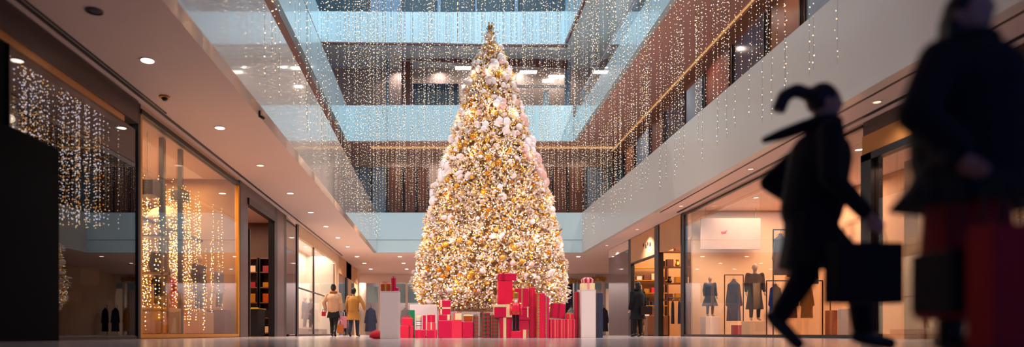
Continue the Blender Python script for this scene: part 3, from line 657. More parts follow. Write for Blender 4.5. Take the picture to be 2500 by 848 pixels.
MB().path([(-.25, 0, 0), (-.24, 0, .7), (-.1, 0, 1.1), (0, 0, 1.6), (0, 0, 8.6)], .055, 12).build('trunk', M['snow'], tree, smooth=True)
MB().lathe([(0, .34), (.03, .34), (.05, .1)], (-.25, 0, 0)).build('stand', M['white'], tree)
b = MB(); b.lathe([(z, max(.03, r*.86-.04)) for z, r in prof], n=40, fold=.03, nf=9); b.build('inner_foliage', M['core'], tree)
def rand_surface():
    while True:
        z = random.uniform(.78, 8.72)
        if random.random() < rad(max(z, .79))/2.15: break
    return z, random.uniform(-PI, PI)
b = MB()
for i in range(11500):
    z, a = rand_surface(); r = rad(max(.79, z))*random.uniform(.84, 1.02)*(1+.035*math.sin(z*7+a*3)); c = Vector((r*math.cos(a), r*math.sin(a), z))
    if math.sin(a) > .5 and random.random() < .6: continue
    for k in range(5):
        d = Vector((math.cos(a)+random.gauss(0, .55), math.sin(a)+random.gauss(0, .55), random.gauss(-.15, .5))).normalized()
        L_ = random.uniform(.07, .16)*(1 if z < 7.5 else .7); q = d.to_track_quat('Z', 'Y'); wd = random.uniform(.018, .034)
        p = [c+q @ Vector((wd*math.cos(t), wd*math.sin(t), L_*.45)) for t in (0, 2.09, 4.19)]
        b.add([c]+p+[c+d*L_], [(0, 2, 1), (0, 3, 2), (0, 1, 3), (4, 1, 2), (4, 2, 3), (4, 3, 1)])
o = b.build('branches', M['flock'], tree); o['kind'] = 'stuff'
b = MB()
for i in range(330):
    z, a = rand_surface()
    if random.random() < .35: z = random.uniform(4.2, 8.1)
    r = rad(z)*random.uniform(.93, 1.06); s = random.uniform(.05, .12)*(1.1 if z > 3.5 else .9)
    b.ell((r*math.cos(a), r*math.sin(a), z), (s*random.uniform(.9, 1.4), s, s*.6), 9, 6, Euler((random.random(), random.random(), random.random()*6)).to_matrix())
o = b.build('snow_pads', M['snow'], tree, smooth=True); o['kind'] = 'stuff'
# its lights
V6 = np.array([(1,0,0),(0,1,0),(-1,0,0),(0,-1,0),(0,0,1),(0,0,-1)], float); F8 = np.array([(0,1,4),(1,2,4),(2,3,4),(3,0,4),(1,0,5),(2,1,5),(3,2,5),(0,3,5)])
Vs, Fs = [], []
for i in range(8000):
    z, a = rand_surface(); r = rad(max(.79, z))*random.uniform(.97, 1.05)
    Vs.append(V6*random.uniform(.011, .024)+np.array([TX+r*math.cos(a), TY+r*math.sin(a), z])); Fs.append(F8+i*6)
Fs = np.vstack(Fs); o = bpy.data.objects.new('tree_lights', tri_mesh('tree_lights', np.vstack(Vs), Fs, np.zeros(len(Fs)), [M['treebulbs']])); COL.objects.link(o)
tag(o, 'thousands of tiny gold and white lights wound all over the tree', 'fairy lights', kind='stuff')
for z in (1.4, 2.6, 3.8, 5.0, 6.2, 7.4):
    for a in (-165, -125, -90, -55, -15):
        r = rad(z)+.12; a += z*17 % 30-15; light('tree light glow', 'POINT', (TX+r*math.cos(R(a)), TY+r*math.sin(R(a)), z), 2.6, (1., .78, .52), size=.12)
# baubles
kinds = [('pearl', 'pearl white bauble hanging on the christmas tree', 'pearl white baubles on the tree'), ('blush', 'blush pink bauble hanging on the christmas tree', 'blush pink baubles on the tree'), ('champagne', 'champagne gold bauble hanging on the christmas tree', 'champagne baubles on the tree'), ('amberball', 'deep amber gold bauble hanging on the christmas tree', 'amber baubles on the tree')]
bm_ = {}
for k, _, _ in kinds:
    q = MB(); q.ell((0, 0, 0), (1, 1, 1), 16, 10); q.tube((0, 0, .95), (0, 0, 1.15), .16, n=8); me = q.build('bauble', M[k], smooth=True); bm_[k] = me.data; bpy.data.objects.remove(me)
def bauble(k, z, a, s):
    r = rad(z)*1.0+s*.25; o = bpy.data.objects.new('bauble', bm_[kinds[k][0]]); COL.objects.link(o)
    o.location = (TX+r*math.cos(a), TY+r*math.sin(a), z); o.scale = (s, s, s); tag(o, kinds[k][1], 'bauble', kinds[k][2])
cl = [(4.6, -25, 1), (4.9, -20, 1), (5.2, -30, 0), (4.2, -15, 1), (5.5, -12, 0), (4.4, -160, 0), (4.7, -150, 0), (3.9, -165, 0), (6.0, -20, 1), (6.1, -10, 1), (3.4, -10, 0), (5.0, -45, 1), (2.7, -12, 1)]
cnt = 0
for z, a, k in cl:
    for j in range(3): bauble(k, z+random.uniform(-.2, .2), R(a+random.uniform(-8, 8)), random.uniform(.09, .16)); cnt += 1
while cnt < 298:
    z, a = rand_surface()
    if z < 1.05 or math.sin(a) > .25: continue
    if random.random() < .3: z = random.uniform(4.5, 8.0)
    if z > 5.5: k = random.choice((0, 0, 0, 1, 1, 2)); s = random.uniform(.06, .12)
    else: k = random.choice((2, 2, 3, 3, 0, 1)); s = random.uniform(.045, .085)
    bauble(k, z, a, s); cnt += 1
b = MB()
for i in range(1300):
    z, a = rand_surface(); r = rad(max(z, .79))*1.0; s = random.uniform(.025, .045); b.use(i % 2).ell((TX+r*math.cos(a), TY+r*math.sin(a), z), (s, s, s), 8, 5)
tag(b.build('small_baubles', [M['champagne'], M['amberball']], smooth=True), 'hundreds of small gold baubles scattered among the branches', 'baubles', kind='stuff')
# topper: a ragged gilded posy with two upright tips
tp = thing('tree_topper', 'ragged bronze and gold posy with two upright tips on the tree top', 'tree topper', (TX, TY, 8.66))
b = MB(); b.lathe([(0, .05), (.06, .09), (.12, .05)]); b.build('collar', M['champagne'], tp)
b = MB()
for i in range(90):
    c = Vector((random.gauss(0, .06), random.gauss(0, .06), random.uniform(.0, .27))); d = Vector((random.gauss(0, 1), random.gauss(0, 1), random.gauss(.3, .8))).normalized()*random.uniform(.03, .07)
    b.tube(c, c+d, .016, .004, 5)
b.build('petals', island('bronze petals', [(150, 104, 60), (214, 160, 90), (90, 60, 40), (240, 206, 160)], .5), tp)['kind'] = 'stuff'
for x in (-.04, .055):
    b = MB(); b.tube((x*.6, 0, .2), (x, 0, .38), .04, .018, 8); b.ell((x, 0, .38), (.022, .022, .03)); b.build('tip', M['brass'], tp, smooth=True)

# ------------------------------------------------------------------ gifts
def bow(parent, x, y, z, s, m_, name='bow'):
    q = MB()
    for sg in (-1, 1):
        pts = [Vector((x, y, z+s*.1))]
        for t in range(0, 9):
            a = PI*1.0*t/8; pts.append(Vector((x+sg*s*(.15+.85*math.sin(a/2)**1.0*(1 if t < 8 else 1))*math.sin(a*.5+.1), y, z+s*.12+s*.55*math.sin(a))))
        pts.append(Vector((x, y, z+s*.1))); q.strip(pts, s*.42, (0, 1, 0), .004)
        q.strip([Vector((x, y, z+s*.1)), Vector((x+sg*s*.5, y-s*.2, z+.02)), Vector((x+sg*s*.85, y-s*.3, z+.012))], s*.28, (0, 1, 0), .004)
    q.ell((x, y, z+s*.17), (s*.17, s*.24, s*.17), 10, 6)
    return q.build(name, m_, parent)
def gift(x0, x1, z0, z1, D, dp, m_, lab, rib=None, ribx=None, ribw=.05, lid=None, bowm=None, rz=0., taper=0., hrib=False, name='gift_box', cat='gift'):
    cx, w_, h = (x0+x1)/2, (x1-x0)/2, z1-z0
    t = thing(name, lab, cat, (cx, D+dp/2, z0), rz)
    lh = min(.08, h*.22) if lid else 0
    q = MB(); q.rbox(-w_, w_, -dp/2, dp/2, .001, h-lh)
    if taper: q.v = [(v[0]*(1-taper*(1-v[2]/h)), v[1]*(1-taper*(1-v[2]/h)), v[2]) for v in q.v]
    bx = q.build('box', M[m_], t); top = bx
    if lid: top = MB().rbox(-w_-.012, w_+.012, -dp/2-.012, dp/2+.012, h-lh, h).build('lid', M[lid], t)
    if rib:
        rx = 0 if ribx is None else ribx*2*w_-w_; q = MB(); e = .016 if lid else .004
        q.box(rx-ribw/2, rx+ribw/2, -dp/2-e, dp/2+e, 0.002, h+.004)
        if hrib: q.box(-w_-e, w_+e, -dp/2-e, dp/2+e, h*.45-ribw/2, h*.45+ribw/2)
        q.box(-w_-e, w_+e, -ribw/2, ribw/2, .002, h+.003); q.build('ribbon', M[rib], bx)
    if bowm: bow(top, 0, 0, h, min(.14, w_*.7), M[bowm])
    return t
D = 17.
gift(-1.0, -.68, 0, .30, D, .3, 'red', 'bright red square box right beside the left white pedestal', 'darkred', .7, .04)
gift(-.97, -.70, .302, .49, D+.02, .26, 'red', 'smaller red box stacked on the box beside the left pedestal', bowm='red')
gift(-.80, -.66, 0, .70, D+.34, .14, 'green', 'green narrow box standing behind the stacked red boxes')
gift(-.64, -.375, 0, .20, D, .3, 'crimson', 'low crimson box in the front row left of the big crimson box', 'red', .4, .08)
gift(-.36, -.10, 0, .20, D, .3, 'crimson', 'low crimson box with coral band touching the big crimson box', 'lightred', .85, .05)
t = thing('gift_canister', 'white and grey patterned round canister on the low crimson boxes', 'gift', (-.55, D+.14, .203))
MB().lathe([(0, .07), (.27, .07)], n=28).build('body', M['whitepat'], t, smooth=False); MB().lathe([(.271, .075), (.33, .075), (.345, .03)], n=28).build('lid', M['creamrib'], t)
gift(-.455, -.375, .203, .56, D+.05, .1, 'crimson', 'slim upright crimson box between the canister and pink ribboned boxes')
gift(-.345, -.14, .203, .38, D+.04, .2, 'lightred', 'coral box with cream ribbon, lower of a small pair', 'creamrib', .5, .03)
gift(-.34, -.15, .383, .57, D+.05, .19, 'crimson', 'crimson box with coral ribbon, upper of a small pair', 'lightred', .5, .03)
t = thing('white_plinth', 'wide low white plinth behind the small red gifts', 'plinth', (-.46, 18.6, 0)); MB().rbox(-.36, .36, -.3, .3, .04, .87).build('body', M['white'], t); MB().box(-.33, .33, -.27, .27, 0, .04).build('base', M['black'], t)
gift(-.07, .51, 0, .43, D, .5, 'crimson', 'largest plain crimson box in front of the tree, left half', 'lightred', .78, .24)
gift(.515, .78, 0, .40, D+.02, .4, 'crimson', 'plain crimson box attached to the right of the largest box')
gift(-.06, .24, .434, .57, D+.05, .3, 'crimson', 'flat crimson gift with cream ribbon on the largest box', 'creamrib', .8, .06)
gift(-.05, .23, .574, .93, D+.07, .26, 'crimson', 'upright crimson gift with cream edges, topmost on the left stack', 'creamrib', .18, .04, hrib=True)
gift(.30, .50, .434, .60, D+.05, .22, 'creamrib', 'cream box with coral bow on the largest crimson box', 'lightred', .1, .03, bowm='red')
gift(.56, .77, .404, .57, D+.06, .2, 'orange', 'orange foil box with cream lid left of the trunk', lid='creamrib', bowm='goldrib')
gift(.79, .91, 0, .55, D+.06, .2, 'plaid', 'narrow green plaid box just left of the white trunk', bowm='green')
gift(1.03, 1.205, 0, .62, D+.1, .2, 'plaid2', 'red plaid box just right of the white trunk', bowm='goldrib')
gift(1.215, 1.40, 0, .56, D+.06, .2, 'plaid', 'green plaid box beside the central gift tower', bowm='champagne')
# central tower
gift(1.42, 1.74, 0, .50, D+.02, .3, 'crimson', 'tapered crimson box at the foot of the central tower', taper=.14, rib='creamrib', ribx=.42, ribw=.07)
gift(1.76, 2.12, 0, .20, D+.02, .3, 'red', 'low red box with cream ribbon at the foot of the central tower', rib='creamrib', ribx=.78, ribw=.08)
gift(1.80, 2.15, .204, .50, D+.02, .3, 'crimson', 'tapered crimson box right of the toy soldier', taper=.1, lid='crimson')
gift(1.30, 1.76, .504, .82, D+.0, .32, 'crimson', 'crimson box with broad cream ribbon in the middle of the tower', 'creamrib', .78, .14, lid='creamrib')
gift(1.79, 2.16, .504, .76, D+.02, .3, 'crimson', 'crimson box with thin cream ribbon right of the tower middle', 'creamrib', .88, .03, lid='crimson')
gift(1.39, 1.75, .824, 1.40, D+.02, .3, 'red', 'tall plain red box high in the central tower')
gift(1.41, 1.84, 1.404, 1.58, D+.01, .3, 'crimson', 'topmost box of the central tower with a bow', 'darkred', .25, .05, lid='red', bowm='darkred')
t = gift(1.82, 2.14, .764, 1.22, D+.06, .2, 'crimson', 'crimson carrier bag with gold top standing on the right boxes', 'goldrib', .5, .03, name='gift_bag')
q = MB(); q.path([(-.07, -.101, .44), (-.06, -.101, .56), (0, -.101, .6), (.06, -.101, .56), (.07, -.101, .44)], .012); q.build('handle', M['goldrib'], t, smooth=True)
gift(2.17, 2.31, 0, 1.25, D+.12, .2, 'red', 'tallest slim red box right of the tower', 'lightred', .5, .03)
gift(2.32, 2.53, 0, 1.10, D+.0, .22, 'red', 'tall red box with two leaf patterned ribbons', 'leafrib', .25, .05)
gift(2.535, 2.64, 0, 1.02, D+.02, .18, 'magenta', 'tall slim magenta box with leaf ribbon', 'leafrib', .3, .03)
gift(2.66, 3.27, 0, .46, D+.02, .4, 'ribbed', 'wide box wrapped in striped red paper left of the right pedestal')
t = gift(2.70, 3.02, .475, .84, D+.12, .24, 'crimson', 'tilted crimson box with gold bow on the striped box', 'darkred', .5, .05, bowm='goldrib'); t.rotation_euler = (0, R(5), R(8)); t.location.z = .485
gift(3.07, 3.25, .464, .60, D+.06, .18, 'red', 'small red box with gold bow on the striped box', 'goldrib', .5, .03, bowm='goldrib')
gift(3.30, 3.405, 0, 1.14, D+.2, .12, 'darkred', 'slim dark red upright box against the right pedestal', 'lightred', .3, .02)
gift(3.88, 4.02, 0, 1.12, D+.3, .3, 'navybox', 'tall navy box right of the right white pedestal')
# toy soldier
t = thing('toy_soldier', 'red and gold wooden toy soldier standing before the central tower', 'toy', (1.80, D-.2, 0))
MB().rbox(-.11, .11, -.09, .09, 0, .17).build('base', M['red'], t)
for s in (-1, 1):
    q = MB(); q.tube((s*.045, 0, .17), (s*.045, 0, .56), .034, .04); q.rbox(s*.045-.035, s*.045+.035, -.08, .03, .17, .22); q.build('leg', M['black'], t, smooth=False)
MB().lathe([(.56, .10), (.6, .11), (.75, .085), (.84, .1), (.86, .05)], n=20, sy=.8).build('jacket', M['red'], t, smooth=True)
q = MB(); q.lathe([(.6, .113), (.625, .112)], n=20, sy=.8); q.ell((-.1, 0, .83), (.04, .04, .025)); q.ell((.1, 0, .83), (.04, .04, .025)); q.build('trim', M['gold'], t)
for s in (-1, 1): q = MB(); q.cap((s*.12, 0, .81), (s*.13, -.02, .6), .028, .024, 10); q.ell((s*.13, -.02, .57), (.024, .024, .03)); q.build('arm', M['red'], t, smooth=True)
q = MB(); q.ell((0, 0, .93), (.06, .06, .07)); q.ell((0, -.062, .93), (.012, .014, .012)); q.build('head', M['skin'], t, smooth=True)
q = MB(); q.ell((0, -.045, .885), (.04, .025, .05)); q.ell((0, .02, .93), (.066, .058, .06)); q.build('beard', M['white'], t, smooth=True)
q = MB(); q.lathe([(.965, .065), (1.08, .075), (1.1, .06)], n=20); q.build('hat', M['gold'], t)
# red ball at floor left of the left pedestal
t = tag(MB().lathe([(0, .06), (.03, .16), (.12, .14), (.17, .05), (.185, .02)], n=20, fold=.1, nf=7).build('red_fabric_bag', M['redcloth'], None, (-1.30, 14.1, .0), smooth=True), 'small red cloth sack on the floor left of the left pedestal', 'bag')
# pedestals
for nm, cx, y, h, wd, lab in (('a', -1.015, 13.7, .94, .185, 'slender white pedestal left of the tree'), ('b', 3.6, 17., 1.18, .175, 'slender white pedestal right of the tree')):
    t = thing('white_pedestal', lab, 'pedestal', (cx, y+wd, 0)); MB().rbox(-wd, wd, -wd, wd, .0, h-.02, .005).build('column', M['white'], t); MB().rbox(-wd-.004, wd+.004, -wd-.004, wd+.004, h-.02, h, .004).build('top_plate', M['white'], t)
z = .941
gift(-1.19, -1.0, z, 1.10, 13.72, .2, 'orange', 'orange foil gift on the left pedestal', 'goldrib', .5, .03, bowm='red')
t = tag(MB().ell((0, 0, .085), (.085, .085, .085), 20, 12).build('glitter_ball', M['teal'], None, (-1.06, 14.02, z), smooth=True), 'teal glitter ball on the left pedestal behind the orange gift', 'ornament')
t = gift(-.985, -.90, z, 1.22, 13.75, .08, 'red', 'upright red gift with green bow on the left pedestal', 'darkred', .5, .02, bowm='green')
gift(-.895, -.835, z, 1.02, 13.74, .12, 'magenta', 'tiny magenta gift at the right rim of the left pedestal')
gift(3.44, 3.76, 1.181, 1.34, 17.02, .26, 'creamrib', 'cream gift with large coral bow on the right pedestal', 'pink', .5, .06)
q = MB()
t = thing('ribbon_rosette', 'large coral and pink ribbon rosette on the gift of the right pedestal', 'ribbon', (3.6, 17.15, 1.345))
for i in range(16):
    a = i*2*PI/16; k = .11 if i % 2 else .15; pts = [Vector((0, 0, .02)), Vector((k*.6*math.cos(a), k*.5*math.sin(a), .14)), Vector((k*math.cos(a), k*.8*math.sin(a), .09)), Vector((k*.9*math.cos(a), k*.7*math.sin(a), .01)), Vector((0, 0, .01))]
    q = MB(); q.strip(pts, .05, (-math.sin(a), math.cos(a), 0), .003); q.build('loop', M['lightred'] if i % 2 else M['pink'], t)
gift(-2.35+1.05, -2.35+1.06, 0, .01, 30, .01, 'red', 'x') if False else None

# ------------------------------------------------------------------ people
def person(name, label, loc, rz, h, J, outfit, vox=.009, cat='person', skin='skin', fine=True):
    """J: joints for the pose, metres for a 1.7 m figure, facing -Y."""
    s = h/1.7; t = thing(name, label, cat, loc, rz); t.scale = (s, s, s)
    g = {k: Vector(v) for k, v in J.items()}
    b = MB()
    pel, chest, neck, head = g['pelvis'], g['chest'], g['neck'], g['head']
    b.ell(pel, (.15, .11, .12)); b.cap(pel, (pel+chest)/2, .12, .115); b.cap((pel+chest)/2, chest, .115, .13); b.ell(chest, (.165, .11, .15))
    b.cap(chest+Vector((0, 0, .1)), neck, .06, .052); b.cap(neck, head, .05, .055)
    b.ell(head, (.075, .092, .115), 20, 14); b.ell(head+Vector((0, -.03, -.06)), (.05, .055, .05)); b.ell(head+Vector((0, -.094, -.012)), (.013, .02, .02))
    b.ell(head+Vector((0, -.085, -.052)), (.024, .012, .008))
    for sx in (-1, 1):
        b.ell(head+Vector((sx*.078, .01, -.01)), (.012, .02, .03)); b.ell(head+Vector((sx*.03, -.078, .02)), (.014, .01, .008))
    for sd in ('l', 'r'):
        sh, el, wr, hp, kn, an, toe = (g[sd+k] for k in ('sh', 'el', 'wr', 'hip', 'kn', 'an', 'toe'))
        b.cap(chest+Vector((0, 0, .08)), sh, .07, .058); b.cap(sh, el, .052, .04); b.cap(el, wr, .04, .026)
        b.cap(hp, kn, .088, .056); b.cap(kn, kn+(an-kn)*.35, .056, .056); b.cap(kn+(an-kn)*.35, an, .056, .036); b.cap(an, toe, .04, .03); b.cap(an, an+(an-toe)*.25+Vector((0, 0, -.02)), .036, .03)
        d = (wr-el).normalized(); sdv = d.cross(Vector((0, 1, 0)) if abs(d.y) < .8 else Vector((1, 0, 0))).normalized(); pm = wr+d*.05
        nrm = d.cross(sdv).normalized()
        b.ell(pm, (.02, .02, .02)); b.cap(wr, pm, .024, .026); 
        for k in range(4):
            o_ = (k-1.5)*.02; L_ = (.062, .074, .07, .055)[k]; base = pm+nrm*o_+d*.02
            k1 = base+d*L_*.55; k2 = k1+(d*.6+sdv*.8).normalized()*L_*.5
            b.cap(base, k1, .0095, .009, 8); b.cap(k1, k2, .009, .0075, 8)
        th = wr+d*.025-nrm*.02; b.cap(th, th-nrm*.03+d*.03, .011, .01, 8); b.cap(th-nrm*.03+d*.03, th-nrm*.028+d*.06+sdv*.01, .01, .008, 8)
    b.build('body', M[skin], t, remesh=vox)
    def legs(r_, m_, nm='trousers', a0=0., a1=1.):
        q = MB()
        for sd in ('l', 'r'):
            hp, kn, an = g[sd+'hip'], g[sd+'kn'], g[sd+'an']; q.cap(hp, kn, .10+r_, .068+r_); q.cap(kn, kn+(an-kn)*.9, .068+r_, .048+r_)
        q.ell(pel, (.165+r_, .125+r_, .13)); q.build(nm, M[m_], t, remesh=.012)
    def shoes(m_, high=.15):
        for sd in ('l', 'r'):
            an, toe, kn = g[sd+'an'], g[sd+'toe'], g[sd+'kn']; q = MB(); up = (kn-an).normalized()
            q.cap(an, an+up*high, .052, .06); q.cap(an+Vector((0, 0, -.015)), toe, .046, .04); q.cap(an+Vector((0, 0, -.015)), an+(an-toe)*.28+Vector((0, 0, -.02)), .046, .04)
            q.build('boot', M[m_], t, remesh=.01)
    def coat(m_, low, flare, r_=.03, nm='coat', hem_y=0., sleeve=True):
        q = MB(); q.ell(chest, (.19+r_, .14+r_, .17)); q.cap(chest, pel, .15+r_, .15+r_)
        hem = Vector((pel.x, pel.y+hem_y, low)); q.lathe([(low, .17+flare), ((low+pel.z)/2, .17+flare*.5), (pel.z, .17+r_*.6), (pel.z+.1, .16+r_*.5)], (pel.x, pel.y, 0), 28, 1, .78, .03, 7)
        for sd in ('l', 'r'):
            sh, el, wr = g[sd+'sh'], g[sd+'el'], g[sd+'wr']; q.cap(chest+Vector((0, 0, .04)), sh+Vector((0, 0, -.012)), .09, .066+r_*.25); q.cap(sh+Vector((0, 0, -.012)), el, .066+r_*.25, .048+r_*.45); q.cap(el, wr+(el-wr)*.1, .048+r_*.45, .036+r_*.4)
        q.build(nm, M[m_], t, remesh=.013)
    def hair(m_, style):
        q = MB(); q.ell(head+Vector((0, .022, .025)), (.088, .095, .105), 20, 12)
        if style == 'long': q.cap(head+Vector((0, .05, -.02)), head+Vector((0, .09, -.28)), .085, .06); q.cap(head+Vector((-.05, .03, -.02)), head+Vector((-.07, .04, -.2)), .04, .03); q.cap(head+Vector((.05, .03, -.02)), head+Vector((.07, .04, -.2)), .04, .03)
        if style == 'bun': q.ell(head+Vector((0, .06, .10)), (.06, .06, .05)); q.cap(head+Vector((0, .06, -.02)), head+Vector((0, .07, -.12)), .07, .04)
        if style == 'pony': q.path([head+Vector((0, .08, .05)), head+Vector((0, .17, .09)), head+Vector((0, .24, .06)), head+Vector((0, .28, -.04))], .045, 10)
        if style == 'short': q.ell(head+Vector((0, .04, -.03)), (.08, .075, .08))
        if style == 'hat': q.lathe([(.0, .10), (.03, .105), (.10, .10), (.17, .06), (.19, .02)], head+Vector((0, .01, .0)), 20)
        q.build('hair', M[m_], t, remesh=.01)
    def scarf(m_, tail=False):
        q = MB()
        for i in range(12):
            a = i*PI/6; a2 = (i+1)*PI/6; q.cap(neck+Vector((.085*math.cos(a), .08*math.sin(a), .02)), neck+Vector((.085*math.cos(a2), .08*math.sin(a2), .02)), .045, .045, 8)
        if tail: q.cap(neck+Vector((0, .09, .02)), neck+Vector((0, .24, -.03)), .045, .04, 10); q.cap(neck+Vector((0, .24, -.03)), neck+Vector((0, .34, -.06)), .04, .025, 10)
        q.build('scarf', M[m_], t, remesh=.012)
    def skirt(m_, low, fl): MB().lathe([(low, .16+fl), (pel.z-.05, .165), (pel.z+.08, .15)], (pel.x, pel.y, 0), 28, 1, .8, .04, 8).build('skirt', M[m_], t, remesh=.013)
    for fn, args in outfit: dict(legs=legs, shoes=shoes, coat=coat, hair=hair, scarf=scarf, skirt=skirt)[fn](*args)
    return t
def pose(**k):
    J = dict(pelvis=(0, 0, .92), chest=(0, 0, 1.24), neck=(0, .0, 1.43), head=(0, -.01, 1.58),
      lsh=(.19, 0, 1.37), lel=(.24, .03, 1.09), lwr=(.25, -.05, .86), rsh=(-.19, 0, 1.37), rel=(-.24, .03, 1.09), rwr=(-.25, -.05, .86),
      lhip=(.09, 0, .9), lkn=(.10, -.02, .49), lan=(.10, .02, .085), ltoe=(.12, -.13, .04), rhip=(-.09, 0, .9), rkn=(-.10, -.02, .49), ran=(-.10, .02, .085), rtoe=(-.12, -.13, .04))
    J.update(k); return J
walk = dict(lkn=(.09, -.14, .50), lan=(.09, -.16, .09), ltoe=(.10, -.31, .045), rkn=(-.09, .06, .49), ran=(-.09, .24, .15), rtoe=(-.09, .13, .045))
walk2 = dict(rkn=(-.09, -.12, .50), ran=(-.09, -.14, .09), rtoe=(-.10, -.29, .045), lkn=(.09, .05, .49), lan=(.09, .2, .14), ltoe=(.09, .09, .045))
pA = person('person', 'person seen from behind in beige padded jacket, black skirt and boots, hair in a bun', (-3.40, 22., 0), R(176), 1.66, pose(**walk, lel=(.30, .06, 1.12), lwr=(.27, -.06, .9)),
   [('coat', ('beigecoat', .84, .04, .045, 'jacket')), ('skirt', ('blackcloth', .62, .05)), ('legs', (.0, 'blackcloth', 'tights')), ('shoes', ('leather', .25)), ('hair', ('hair', 'bun')), ('scarf', ('brownscarf',))])
pB = person('person', 'person seen from behind in a mustard wool coat and dark trousers', (-2.80, 22.3, 0), R(170), 1.58, pose(**walk2, rel=(-.33, .02, 1.15), rwr=(-.38, -.02, .95)),
   [('coat', ('mustard', .58, .08, .035)), ('legs', (.01, 'denim')), ('shoes', ('leather', .12)), ('hair', ('hair', 'short'))])
pC = person('person', 'person in a long dark coat with long black hair outside the right shop entrance', (6.35, 22.5, 0), R(200), 1.78, pose(),
   [('coat', ('blackcloth', .55, .1, .05)), ('legs', (.01, 'blackcloth')), ('shoes', ('leather', .12)), ('hair', ('hair', 'long')), ('scarf', ('blackcloth',))])
def carrier(name, lab, loc, w_, d_, h_, m_, hm, rz=0., cat='shopping bag', strap=.16):
    t = thing(name, lab, cat, loc, rz); q = MB(); q.rbox(-w_/2, w_/2, -d_/2, d_/2, 0, h_, .006); q.build('body', M[m_], t)
    MB().box(-w_/2+.01, w_/2-.01, -d_/2+.01, d_/2-.01, h_, h_+.003).build('opening', M['black'], t)
    for s in (-1, 1):
        q = MB(); q.path([(-w_*.25, s*d_*.4, h_-.02), (-w_*.22, s*d_*.2, h_+strap*.8), (0, s*.01, h_+strap), (w_*.22, s*d_*.2, h_+strap*.8), (w_*.25, s*d_*.4, h_-.02)], .006, 6); q.build('handle', M[hm], t, smooth=True)
    return t
carrier('shopping_bag', 'pink and white shopping bag carried between the two people at the left', (-3.13, 22.1, .28), .26, .12, .38, 'pink', 'white')
carrier('shopping_bag', 'orange shopping bag beside the pink one at the left', (-3.16, 21.85, .12), .2, .1, .26, 'brownscarf', 'white')
carrier('shopping_bag', 'small red bag in the left hand of the person in the beige jacket', (-3.72, 22.05, .66), .12, .08, .14, 'redcloth', 'black', strap=.08)
carrier('handbag', 'dark brown shoulder bag of the person in the long dark coat', (6.55, 22.25, .72), .36, .14, .26, 'brownpil2', 'black', cat='handbag', strap=.2)
# hurrying person on the right, walking towards +X
K = pose(pelvis=(0, 0, .93), chest=(0, -.05, 1.25), neck=(0, -.06, 1.44), head=(0, -.08, 1.60), lsh=(.19, -.05, 1.38), rsh=(-.19, -.05, 1.38),
   lkn=(.09, -.30, .55), lan=(.09, -.34, .12), ltoe=(.09, -.49, .07), rkn=(-.09, .08, .48), ran=(-.09, .23, .22), rtoe=(-.09, .11, .07),
   lel=(.26, .18, 1.16), lwr=(.27, -.02, 1.0), rel=(-.26, -.02, 1.08), rwr=(-.27, -.22, .84))
pD = person('person', 'hurrying person in a dark coat and flying scarf striding across the right foreground', (2.50, 4.7, -.03), R(90-10), 1.80, K,
   [('coat', ('blackcloth', .55, .07, .035)), ('legs', (.015, 'blackcloth')), ('shoes', ('leather', .2)), ('hair', ('hair', 'pony')), ('scarf', ('blackcloth', True))])
carrier('shopping_bag', 'broad dark bag swinging ahead of the hurrying person', (2.68, 4.42, .30), .44, .14, .38, 'blackcloth', 'black', R(4), strap=.16)
# person in the near right corner
pE = person('person', 'person in a black cape coat and red skirt at the right edge, holding bags', (2.31, 3.05, 0), R(20), 1.62, pose(lel=(.30, .1, 1.12), rel=(-.36, -.02, 1.08), rwr=(-.30, -.16, .88)),
   [('coat', ('blackcloth', .70, .20, .08, 'cape')), ('skirt', ('redcloth', .18, .08)), ('legs', (.0, 'blackcloth', 'tights')), ('shoes', ('leather', .2)), ('hair', ('hair', 'long')), ('scarf', ('blackcloth',))])
carrier('shopping_bag', 'black paper shopping bag before the person in the red skirt', (2.03, 2.82, .19), .10, .24, .25, 'blackcloth', 'black', R(0), strap=.44)
carrier('shopping_bag', 'dark red shopping bag at the right edge of the picture', (2.10, 2.6, .05), .20, .12, .46, 'redcloth', 'black', R(6), strap=.2)

# ------------------------------------------------------------------ shop contents
def garment(lab, x, y, z, h, w_, m_, rz=0., coatlen=1., name='hanging_jacket', cat='jacket'):
    t = thing(name, lab, cat, (x, y, z), rz); q = MB()
    q.lathe([(0, w_*.52), (h*.35, w_*.46), (h*.7, w_*.44), (h*.88, w_*.38), (h*.96, w_*.15), (h, w_*.1)], (0, 0, 0), 24, 1, .38, .05, 6)
    for s in (-1, 1): q.cap((s*w_*.34, 0, h*.86), (s*w_*.52, -.02, h*.38), w_*.09, w_*.08, 10)
    q.build('garment', M[m_], t, remesh=.02)
    q = MB(); q.path([(-w_*.3, 0, h*.95), (0, 0, h*1.02), (w_*.3, 0, h*.95)], .008, 6); q.path([(0, 0, h*1.02), (0, 0, h*1.06), (.03, 0, h*1.09)], .005, 6); q.build('hanger', M['brass'], t)
    return t
def mannequin(lab, x, y, z, h, m_, m2, rz=0., low=.6, fl=.06):
    return person('mannequin', lab, (x, y, z), rz, h, pose(), [('coat', (m_, low, fl, .02, 'outfit')), ('legs', (.0, m2))], vox=.016, cat='mannequin', skin='manq')
def plinth(lab, x, y, w_, d_, h, m_='white', z=0.):
    t = thing('display_plinth', lab, 'plinth', (x, y, z)); MB().rbox(-w_/2, w_/2, -d_/2, d_/2, .03, h).build('body', M[m_], t); MB().box(-w_/2+.03, w_/2-.03, -d_/2+.03, d_/2-.03, 0, .03).build('base', M['black'], t)
